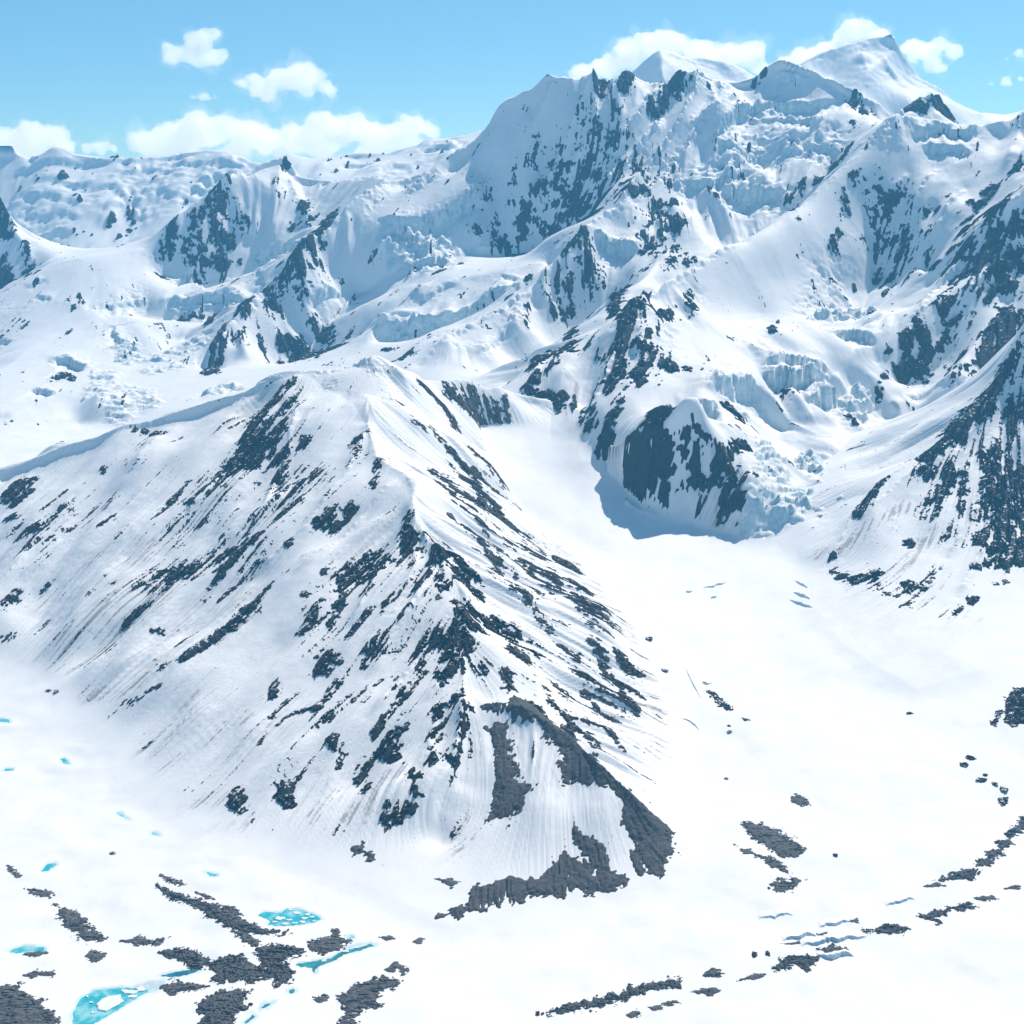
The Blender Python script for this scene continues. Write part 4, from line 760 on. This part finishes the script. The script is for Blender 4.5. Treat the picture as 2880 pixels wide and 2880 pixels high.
moraines = [
 ('moraine_patch', rL((-60,1205),(0,1203),(85,1193),(75,1215),(110,1235),(155,1250),(165,1275),(205,1300),(215,1342),(200,1400),(-60,1400)), 'broad grey debris patch in the bottom left corner', 5),
 ('moraine_patch', rL((207,893),(240,900),(285,920),(320,955),(350,985),(405,1018),(390,1028),(330,1033),(300,1022),(285,995),(245,975),(228,945),(225,915)), 'smooth slanting grey debris tongue alone on the left snowfield', 5),
 ('moraine_patch', rL((28,745),(60,765),(82,792),(60,792),(40,770)), 'tiny debris sliver nearest the left edge, above the others', 3),
 ('moraine_patch', rL((95,835),(150,831),(195,843),(190,866),(130,856)), 'small lens of debris just above the slanting debris tongue at left', 3),
 ('moraine_ridge', rL((585,815),(640,838),(700,858),(760,878),(830,900),(900,935),(940,958),(1000,985),(1085,998),(1095,1010),(1000,1007),(930,1002),(880,990),(830,957),(780,942),(770,922),(720,897),(660,872),(610,842)), 'long dark debris ridge slanting down towards the ice choked pool', 6),
 ('moraine_patch', rL((605,782),(660,793),(708,820),(680,822),(640,807)), 'thin debris streak just above the head of the long slanting ridge', 3),
 ('moraine_patch', rL((738,845),(780,856),(812,874),(780,870)), 'short debris streak just right of the long slanting ridge, upper one', 2.5),
 ('moraine_patch', rL((828,893),(880,903),(924,934),(880,927)), 'short debris streak just right of the long slanting ridge, lower one', 2.5),
 ('moraine_ridge', rL((868,990),(930,1000),(988,1045),(960,1052),(920,1032),(898,1012)), 'narrow debris neck joining the long ridge to the central mound', 5),
 ('moraine_ridge', rL((980,1050),(1040,1048),(1100,1050),(1160,1065),(1150,1082),(1080,1087),(1078,1112),(1105,1150),(1085,1195),(1040,1200),(1015,1160),(990,1112),(968,1082)), 'tall dark central debris mound beside the teal channel', 14),
 ('moraine_patch', rL((598,1075),(650,1060),(740,1073),(780,1090),(800,1105),(850,1090),(900,1085),(930,1110),(990,1130),(1010,1160),(960,1190),(900,1177),(850,1187),(800,1180),(820,1150),(780,1122),(720,1127),(680,1102),(640,1087)), 'wide broken debris bank left of the central mound', 9),
 ('moraine_patch', rL((608,1195),(650,1183),(720,1188),(795,1200),(740,1217),(660,1227),(622,1217)), 'flat debris strip above the outlet end of the large turquoise pool', 4),
 ('moraine_patch', rL((750,1262),(800,1235),(850,1215),(920,1208),(943,1225),(920,1255),(930,1290),(880,1315),(860,1400),(730,1400),(770,1310),(742,1290)), 'rounded striped debris mound cut by the bottom edge', 6),
 ('moraine_patch', rL((1300,1230),(1350,1190),(1420,1168),(1518,1173),(1500,1202),(1430,1227),(1440,1277),(1380,1282),(1330,1322),(1360,1400),(1230,1400),(1310,1300),(1265,1245)), 'ragged debris patch on the snow slope right of the channel', 4),
 ('moraine_patch', rL((1178,1246),(1215,1232),(1248,1240),(1225,1257),(1190,1260)), 'small oval debris lump between the channel and the ragged patch', 3),
 ('moraine_patch', rL((1155,1030),(1210,1022),(1270,1008),(1325,1030),(1280,1062),(1220,1082),(1175,1062)), 'low debris heap at the head of the teal channel', 5),
 ('moraine_patch', rL((1248,985),(1275,982),(1282,1000),(1258,1003)), 'small debris dot above the head of the teal channel', 3),
 ('moraine_patch', rL((1430,1015),(1470,1008),(1490,1020),(1455,1026)), 'small debris dot at the right end of the teal channel', 3),
 ('moraine_patch', rL((1560,1035),(1590,1015),(1602,1022),(1585,1040)), 'small isolated debris dot on the snow right of the channel', 3),
 ('moraine_patch', rL((462,1030),(520,1016),(580,1030),(632,1018),(600,1047),(540,1047),(490,1042)), 'thin ragged debris strip between the slanting tongue and the long ridge', 3),
 ('moraine_patch', rL((318,1085),(360,1063),(398,1080),(370,1112),(338,1107)), 'small ragged debris patch below the slanting tongue', 3),
 ('moraine_patch', rL((92,1162),(130,1143),(208,1143),(198,1167),(170,1157),(120,1167)), 'thin debris arc above the bottom left corner patch', 3),
 ('moraine_patch', rL((92,1082),(130,1070),(178,1079),(130,1090)), 'thin debris crescent below the pale slushy pool', 2.5),
 ('moraine_patch', rL((1448,1137),(1490,1106),(1543,1140),(1520,1157),(1500,1137),(1470,1147)), 'small forked debris patch above the ragged patch', 3),
 ('moraine_patch', rL((1640,815),(1690,813),(1733,830),(1700,852),(1680,832)), 'small debris arc just left of the debris apron at the spur toe', 4),
 ('moraine_patch', rR((868,583),(930,588),(1000,608),(1050,640),(1115,690),(1060,717),(1000,702),(960,672),(910,642),(888,612)), 'large leaf shaped grey debris patch on the open right glacier', 4),
 ('moraine_patch', rR((835,666),(900,688),(960,708),(1012,730),(1050,778),(1000,757),(950,722),(880,697)), 'ragged debris trail below the leaf shaped patch', 3),
 ('moraine_patch', rR((973,815),(1010,798),(1060,796),(1100,798),(1060,832),(1010,847),(978,842)), 'small rounded debris patch below the ragged trail', 4),
 ('moraine_patch', rR((1045,490),(1070,478),(1112,498),(1121,522),(1090,520),(1058,507)), 'small dark debris patch above the leaf shaped patch', 4),
 ('moraine_ridge', rR((1990,520),(1930,558),(1905,590),(1860,632),(1880,642),(1932,612),(1990,580)), 'highest debris block of the curving moraine at the right edge', 8),
 ('moraine_ridge', rR((1825,657),(1880,643),(1895,665),(1850,678)), 'second debris block down the upper curving moraine', 6),
 ('moraine_ridge', rR((1790,692),(1850,683),(1853,706),(1800,717)), 'third debris block down the upper curving moraine', 6),
 ('moraine_ridge', rR((1755,722),(1832,713),(1812,742),(1762,747)), 'fourth debris block down the upper curving moraine', 6),
 ('moraine_ridge', rR((1595,802),(1660,775),(1720,753),(1768,765),(1740,792),(1680,802),(1640,803)), 'longest debris block of the upper curving moraine', 7),
 ('moraine_ridge', rR((1555,822),(1600,810),(1628,822),(1590,828)), 'thin debris sliver at the lower end of the upper curving moraine', 4),
 ('moraine_ridge', rR((1325,997),(1390,973),(1450,968),(1508,985),(1450,1001),(1380,1001)), 'dark debris block in the middle of the lower moraine line', 7),
 ('moraine_ridge', rR((1525,938),(1600,913),(1662,903),(1640,932),(1590,942),(1622,962),(1578,953)), 'hooked debris block of the lower moraine line', 7),
 ('moraine_ridge', rR((1655,908),(1710,883),(1758,900),(1700,918)), 'debris block just right of the hooked one on the lower moraine line', 6),
 ('moraine_ridge', rR((1745,870),(1800,860),(1833,870),(1790,878)), 'thin debris block near the right end of the lower moraine line', 5),
 ('moraine_ridge', rR((1855,832),(1918,818),(1914,834)), 'last debris sliver of the lower moraine line at the right edge', 4),
 ('moraine_ridge', rR((982,1132),(1010,1100),(1060,1093),(1110,1083),(1163,1090),(1140,1132),(1115,1142),(1070,1117),(1010,1142)), 'broad debris block beside the blue ice step', 8),
 ('moraine_ridge', rR((1155,1062),(1210,1048),(1263,1060),(1215,1088),(1170,1083)), 'debris block on top of the blue ice step', 8),
 ('moraine_ridge', rR((715,1162),(760,1133),(805,1155),(760,1168)), 'small peaked debris mound right of the long low moraine', 7),
 ('moraine_ridge', rR((845,1180),(920,1153),(955,1155),(940,1170),(890,1173)), 'thin debris strip between the peaked mound and the broad block', 4),
 ('moraine_ridge', rR((100,1305),(200,1278),(330,1243),(450,1203),(560,1180),(635,1173),(648,1190),(630,1213),(590,1203),(520,1218),(440,1243),(370,1268),(290,1288),(180,1303)), 'long low dark moraine at the bottom centre', 7),
 ('moraine_ridge', rR((685,1222),(740,1206),(781,1215),(750,1238)), 'small debris mound below the peaked mound', 5),
 ('moraine_ridge', rR((435,1308),(470,1292),(484,1310),(450,1322)), 'small debris lump nearest the bottom edge below the long low moraine', 5),
 ('moraine_ridge', rR((516,1282),(560,1272),(568,1288),(530,1293)), 'small debris lump below the long low moraine, middle one', 4),
 ('moraine_ridge', rR((566,1267),(620,1250),(631,1265),(590,1273)), 'small debris lump below the right end of the long low moraine', 4),
 ('moraine_patch', rR((1016,1041),(1080,1032),(1088,1038),(1050,1043)), 'faint dark streak left of the blue ice step', 2.5),
 ('moraine_patch', rR((1136,1004),(1188,995),(1183,1010)), 'small dark lip above the blue ice step', 3),
 ('moraine_patch', rR((1266,957),(1303,945),(1303,959)), 'small dark lip above the middle of the lower moraine line', 3),
 ('rock_outcrop', rR((738,83),(770,98),(800,128),(838,158),(810,157),(773,127)), 'dark string of rock in the snow right of the spur fan', 6),
 ('rock_outcrop', rR((862,184),(903,195),(880,200)), 'small dark rock at the lower end of the rock string', 4),
 ('rock_outcrop', rR((716,50),(753,57),(730,62)), 'small dark rock at the upper end of the rock string', 4),
 ('rock_outcrop', rR((1808,205),(1838,160),(1868,152),(1865,112),(1890,80),(1990,60),(1990,190),(1932,203),(1890,224),(1866,202),(1858,160),(1840,190),(1820,215)), 'dark rock knob standing out of the snow slope at the right edge', 22),
 ('rock_outcrop', rR((1832,490),(1870,485),(1872,512),(1845,518)), 'small rock patch below the knob at the right edge', 6),
]
for nm, px, lab, h in moraines:
    patch(nm, px, lab, 'outcrop' if nm == 'rock_outcrop' else 'moraine', hgt=h, mat=ROCK if nm == 'rock_outcrop' else DEBRIS, lump=1.0 if h < 6 else 1.8)
# crevasse lips: the downhill side breaks away and stands in its own shade
def crevasse(px, label, h=6.0, back=24.0):
    P = np.array([cast(x, y, lambda X, Y: top(X, Y), 1500, 7000, 3.0) for x, y in px]); V = []; seg = np.r_[0, np.cumsum(np.hypot(*np.diff(P[:, :2], axis=0).T))]
    n = max(12, int(seg[-1] / 5)); rr = np.random.default_rng(int(seg[-1] * 10) % 9999)
    for k in range(n + 1):
        s = seg[-1] * k / n; q = np.array([np.interp(s, seg, P[:, i]) for i in range(2)]); q[1] += rr.normal(0, 1.2) + 3 * math.sin(k * .7)
        t = k / n; hh = h * (max(0, math.sin(math.pi * t)) ** .6) * rr.uniform(.75, 1.1)
        for dy, f in ((back, -.25), (back * .4, .5), (2.0, .95), (0, 1.0), (-2.2, .35), (-3.2, -.3)):
            yy = q[1] + dy; z = float(top(np.array([q[0]]), np.array([yy]))[0]); V.append((q[0], yy, z + (f * hh if f > 0 else -.4)))
    F = [(k * 6 + i, k * 6 + i + 1, k * 6 + 7 + i, k * 6 + 6 + i) for k in range(n) for i in range(5)]
    ic = [(0, 0, .1, .5, 1, 1)[i % 6] for i in range(len(V))]
    tag(make_mesh('crevasse', V, F, SNOW, False, {'ice': ic, 'dirt': [0] * len(V), 'streak': [0] * len(V)}), label, 'crevasse', 'crevasse lips on the glacier')
for fr, px, lab, h in [
  (rR, ((930,947),(990,938),(1060,929)), 'faint long crevasse line alone left of the lower moraine line', 4), (rR, ((1160,978),(1220,966),(1275,955)), 'blue crevasse streak running into the dark lip above the moraine line', 6),
  (rR, ((1020,1028),(1090,1015),(1150,1003)), 'blue crevasse streak left of the dark lip above the ice step', 7), (rR, ((1090,1048),(1180,1035),(1260,1022),(1340,1012)), 'long pale blue crevasse joining the ice step to the moraine line', 8),
  (rR, ((1150,1088),(1190,1098),(1240,1085),(1290,1082)), 'short blue ice step under the debris block on the lower line', 10), (rR, ((1410,900),(1470,880),(1520,868)), 'thin crevasse streak left of the upper curving moraine', 5),
  (r4, ((1070,988),(1095,1000),(1115,1012)), 'small crevasse beside the buttress foot, highest of three', 7), (r4, ((1062,1030),(1095,1042),(1125,1052)), 'small crevasse beside the buttress foot, middle of three', 9), (r4, ((1048,1058),(1090,1075),(1135,1086)), 'small crevasse beside the buttress foot, lowest of three', 9),
  (r4, ((655,1029),(682,1025)), 'tiny crevasse on the open glacier, left of three', 6), (r4, ((722,1012),(760,1007),(810,990)), 'tiny crevasse on the open glacier, upper right of three', 6), (r4, ((750,1052),(776,1044)), 'tiny crevasse on the open glacier, lowest of three', 6),
  (rR, ((655,0),(680,55),(713,112)), 'thin curved crack in the snow right of the spur fan, upper one', 4), (rR, ((640,190),(680,205),(708,235)), 'thin curved crack in the snow right of the spur fan, lower one', 4)]:
    crevasse(fr(*px), lab, h)
# lone boulders
def boulder(x, y, r, label, seed):
    import bmesh
    bm = bmesh.new(); bmesh.ops.create_icosphere(bm, subdivisions=3, radius=1); R_ = random.Random(seed)
    from mathutils import noise as mn
    ofs = Vector((R_.random() * 90, R_.random() * 90, R_.random() * 90))
    for v in bm.verts:
        k = 1 + .75 * mn.fractal(v.co * 1.3 + ofs, .8, 2.2, 5); c = v.co * k
        v.co = Vector((c.x * r * 1.3, c.y * r, c.z * r * .5))
    me = bpy.data.meshes.new('boulder'); bm.to_mesh(me); bm.free(); me.materials.append(ROCK)
    o = bpy.data.objects.new('boulder', me); COL.objects.link(o)
    P = cast(x, y, lambda X, Y: top(X, Y), 1500, 7000, 3.0); o.location = (P[0], P[1], P[2] + r * .15); o.rotation_euler = (0, 0, R_.random() * 6)
    tag(o, label, 'boulder', 'lone boulders on the snow')
for k, (fr, x, y, r, lab) in enumerate([
  (rR, 915, 1083, 6, 'flat dark boulder left of the blue ice step, left of a pair'), (rR, 965, 1078, 5, 'flat dark boulder left of the blue ice step, right of a pair'),
  (rR, 1500, 170, 6, 'lone dark boulder on the empty glacier below the buttress'), (rR, 1220, 705, 5, 'lone boulder right of the leaf shaped debris patch'),
  (rR, 808, 417, 4, 'tiny lone boulder on the glacier below the rock string'), (rR, 820, 240, 6, 'boulder just below the rock string, lower of two'), (rR, 818, 218, 4, 'boulder just below the rock string, upper of two'),
  (rR, 1706, 365, 8, 'upright dark boulder under the right edge knob, leftmost of the scatter'), (rR, 1730, 340, 9, 'tall dark boulder under the right edge knob, highest of the scatter'),
  (rR, 1770, 422, 9, 'dark boulder in the middle of the scatter under the knob'), (rR, 1785, 402, 5, 'small dark boulder just above the middle of the scatter'), (rR, 1822, 440, 6, 'dark boulder in the right half of the scatter'), (rR, 1855, 460, 8, 'dark boulder just above the small rock patch at right'),
  (r4, 515, 1205, 10, 'dark boulder beside the end of the spur fan'), (r4, 575, 1325, 8, 'small curved boulder below the end of the spur fan'),
  (rL, 185, 84, 6, 'dark boulder at far left below the spur flank, left of two'), (rL, 215, 90, 7, 'dark boulder at far left below the spur flank, right of two'), (rL, 425, 698, 5, 'tiny dark sliver boulder in the empty left snowfield')]):
    q = fr((x, y))[0]; boulder(q[0], q[1], r, lab, 50 + k)
# ice floes
FLOE, _t, _b = mat_new('floe_ice'); _b.inputs['Base Color'].default_value = (0.80, 0.85, 0.87, 1); _b.inputs['Roughness'].default_value = .6
def floe(px, lev, label, group, seed, th=1.6):
    P = world_outline(px, lambda X, Y: X * 0 + lev); rr = np.random.default_rng(seed); out = []
    for a, b_ in zip(P, np.roll(P, -1, 0)):
        n = max(2, int(np.hypot(*(b_ - a)[:2]) / 4))
        for k in range(n): out.append((a + (b_ - a) * k / n)[:2] + rr.normal(0, .9, 2))
    out = np.array(out); n = len(out); c = out.mean(0)
    V = [(*q, lev - 1) for q in out] + [(*q, lev + th * .6) for q in out] + [(*(c + (q - c) * .9), lev + th + rr.normal(0, .15)) for q in out]
    tri = mathutils.geometry.tessellate_polygon([[Vector((v[0], v[1], 0)) for v in V[2 * n:]]])
    F = [(i, (i + 1) % n, n + (i + 1) % n) for i in range(n)] + [(i, n + (i + 1) % n, n + i) for i in range(n)]
    F += [(n + i, n + (i + 1) % n, 2 * n + (i + 1) % n) for i in range(n)] + [(n + i, 2 * n + (i + 1) % n, 2 * n + i) for i in range(n)]
    F += [tuple(2 * n + i for i in f) for f in tri]
    tag(make_mesh('ice_floe', V, F, FLOE, False), label, 'ice floe', group)
def blob(fr, x, y, rx, ry, n, seed):
    r_ = random.Random(seed); return fr(*[(x + rx * math.cos(a) * r_.uniform(.7, 1.2), y + ry * math.sin(a) * r_.uniform(.7, 1.2)) for a in [k * 2 * math.pi / n for k in range(n)]])
L0, L1, L2 = POOLS[0][2], POOLS[1][2], POOLS[2][2]
floe(rL((365,1268),(385,1250),(410,1240),(460,1232),(450,1250),(470,1258),(440,1276),(400,1295),(372,1290)), L0, 'broad white ice floe in the large turquoise pool', 'floes in the large pool', 1, 2.2)
for k, (x, y, rx, ry) in enumerate([(490,1222,26,9),(530,1212,22,8),(500,1240,18,6),(555,1200,15,5),(470,1218,12,5),(575,1195,10,4),(345,1262,7,4),(350,1300,8,4),(330,1240,6,3)]):
    floe(blob(rL, x, y, rx, ry, 9, k), L0, ['longest of the small floes right of the broad floe in the large pool', 'second longest small floe right of the broad floe in the large pool', 'small floe touching the lower shore right of the broad floe', 'small floe near the narrow right end of the large pool', 'small floe just above the right end of the broad floe',
        'last tiny floe at the narrow right end of the large pool', 'tiny floe just left of the broad floe in the large pool', 'tiny floe below the broad floe at the bottom of the large pool', 'tiny floe near the upper left shore of the large pool'][k], 'floes in the large pool', 20 + k, 1.3)
for k, (x, y, rx, ry) in enumerate([(1055,945,22,7),(1090,950,14,5),(1075,965,18,4),(1120,925,16,5),(1150,945,13,5),(1175,940,12,4),(1110,962,12,4),(1185,955,10,3),(1035,958,10,4),(1095,912,10,4),(1140,958,12,4),(1160,930,10,4)]):
    floe(blob(rL, x, y, rx, ry, 9, 40 + k), L1, 'small white ice floe in the crowded pool below the spur', 'floes in the crowded pool', 60 + k, 1.2)
for k, (x, y, rx, ry) in enumerate([(1305,1068,14,5),(1345,1055,10,4),(1225,1105,10,4)]):
    floe(blob(rL, x, y, rx, ry, 9, 80 + k), L2, ['middle one of three small floes in the dark teal channel', 'right one of three small floes in the dark teal channel', 'left one of three small floes in the dark teal channel'][k], 'floes in the teal channel', 90 + k, 1.2)

# ------------------------------------------------------------------ clouds, behind and above everything
CLOUD = bpy.data.materials.new('cloud'); CLOUD.use_nodes = True
_t = CLOUD.node_tree; _t.nodes.remove(_t.nodes['Principled BSDF']); _v = N(_t, 'ShaderNodeVolumePrincipled')
_v.inputs['Color'].default_value = (1, 1, 1, 1); _v.inputs['Density'].default_value = 0.0055; _v.inputs['Anisotropy'].default_value = 0.45
_t.links.new(_v.outputs[0], _t.nodes['Material Output'].inputs['Volume'])
VEIL = CLOUD.copy(); VEIL.name = 'cloud_veil'; [n for n in VEIL.node_tree.nodes if n.type == 'PRINCIPLED_VOLUME'][0].inputs['Density'].default_value = 0.0007
def cloud(puffs, label, dist, seed, amp=1.0):
    import bmesh
    from mathutils import noise as mn
    R_ = random.Random(seed); bm = bmesh.new(); k = dist / W / FOC
    for x, y, r in puffs:
        n = max(3, int(r / 4))
        for q in range(n):
            px, py = x + R_.uniform(-.5, .5) * r, y + R_.uniform(-.35, .45) * r; rr = r * R_.uniform(.35, .75)
            c = D(px, py, dist + R_.uniform(-.6, .6) * r * k)
            bmesh.ops.create_icosphere(bm, subdivisions=2, radius=rr * k, matrix=Matrix.Translation(c) @ Matrix.Diagonal((1.15, 1.1, .8, 1)))
    me = bpy.data.meshes.new('cloud'); bm.to_mesh(me); bm.free(); o = bpy.data.objects.new('cloud', me); COL.objects.link(o)
    mr = o.modifiers.new('r', 'REMESH'); mr.mode = 'VOXEL'; mr.voxel_size = 4.0 * k
    dg = bpy.context.evaluated_depsgraph_get(); me2 = bpy.data.meshes.new_from_object(o.evaluated_get(dg)); o.modifiers.clear()
    o.data = me2; bpy.data.meshes.remove(me)
    nv = len(me2.vertices); co = np.empty(nv * 3, np.float32); no = np.empty(nv * 3, np.float32)
    me2.vertices.foreach_get('co', co); me2.vertices.foreach_get('normal', no); co = co.reshape(-1, 3); no = no.reshape(-1, 3)
    dsp = np.array([mn.fractal(Vector(c) / (26 * k) + Vector((seed, 0, 0)), .7, 2.1, 5) for c in co.tolist()]); dsp2 = np.array([mn.fractal(Vector(c) / (7 * k), .8, 2.0, 3) for c in co.tolist()])
    co += no * ((dsp * 9 + dsp2 * 3.0) * k * amp)[:, None]
    me2.vertices.foreach_set('co', co.ravel()); me2.polygons.foreach_set('use_smooth', np.ones(len(me2.polygons), bool)); me2.update()
    me2.materials.clear(); me2.materials.append(CLOUD); o.name = 'cloud'
    # thin ragged vapour round the core
    me3 = me2.copy(); d3 = np.array([mn.fractal(Vector(c) / (34 * k) + Vector((0, seed, 9)), .6, 2.1, 5) for c in co.tolist()])
    c3 = co + no * ((3 + d3 * 24 + dsp2 * 4) * k * amp)[:, None]; me3.vertices.foreach_set('co', c3.astype(np.float32).ravel()); me3.update()
    me3.materials.clear(); me3.materials.append(VEIL); v3 = bpy.data.objects.new('vapour_veil', me3); COL.objects.link(v3); v3.parent = o
    tag(o, label, 'cloud', 'fair weather clouds'); return o
CD = 17000
cloud([(330,102,20),(360,98,24),(372,78,24),(385,68,22),(405,62,12),(395,98,26),(422,103,16),(380,108,20)], 'small puffy cloud highest at upper left, peaked on top', CD, 1)
cloud([(455,156,16),(490,160,26),(525,150,30),(560,146,32),(592,148,28),(615,165,18),(505,178,16),(580,168,20)], 'flat oval cloud floating alone at upper left centre', CD, 2)
cloud([(365,184,8),(378,183,9),(390,183,9),(402,185,8)], 'faint thin wisp just left of the oval cloud', CD, 3, .6)
cloud([(285,270,34),(330,255,36),(380,245,38),(410,240,34),(450,258,36),(495,268,34),(350,285,34),(440,288,34),(530,280,24)], 'long cloud bank behind the far left skyline, left of two', CD + 1500, 4)
cloud([(560,262,34),(600,240,34),(612,215,20),(650,240,38),(700,248,36),(750,245,38),(785,232,28),(810,248,22),(600,280,30),(700,285,34),(780,272,26)], 'long cloud bank behind the far left skyline, right of two', CD + 1500, 5)
cloud([(20,262,34),(55,258,34),(90,262,30),(115,275,26),(0,275,34),(60,290,30)], 'cloud bank behind the skyline at the far left edge', CD + 1500, 6)
cloud([(165,282,16),(190,278,16),(212,282,12)], 'small low cloud just right of the far left bank', CD + 1500, 7, .7)
cloud([(1110,140,26),(1150,118,34),(1190,96,34),(1235,84,34),(1275,84,30),(1320,95,34),(1370,105,34),(1410,100,30),(1430,125,24),(1340,125,30)], 'large white cloud behind the rounded far peak', CD + 500, 8)
cloud([(1490,120,24),(1530,112,30),(1580,95,30),(1605,60,28),(1630,50,22),(1650,75,26),(1720,98,26),(1760,92,28),(1795,88,20),(1760,120,24)], 'white cloud streaming off the highest far peak', CD + 500, 9)
cloud([(1895,108,8),(1915,102,10),(1928,105,8)], 'faint wisp at the right edge, upper one', CD, 10, .6)
cloud([(1870,158,8),(1900,155,10),(1925,148,10)], 'faint wisp at the right edge, lower one', CD, 11, .6)

# ------------------------------------------------------------------ air between the camera and the mountains
def haze():
    m = bpy.data.materials.new('haze'); m.use_nodes = True; t = m.node_tree; t.nodes.remove(t.nodes['Principled BSDF'])
    v = N(t, 'ShaderNodeVolumePrincipled'); v.inputs['Color'].default_value = (0.16, 0.60, 1.0, 1); v.inputs['Density'].default_value = 0.000028
    v.inputs['Anisotropy'].default_value = 0.2
    t.links.new(v.outputs[0], t.nodes['Material Output'].inputs['Volume'])
    x, y0, y1, z0, z1 = 7500, -400, 14600, -120, 3600
    V = [(sx * x, y, z) for z in (z0, z1) for y in (y0, y1) for sx in (-1, 1)]
    F = [(0, 2, 3, 1), (4, 5, 7, 6), (0, 1, 5, 4), (2, 6, 7, 3), (0, 4, 6, 2), (1, 3, 7, 5)]
    tag(make_mesh('haze', V, F, m, False), kind='stuff')
haze()
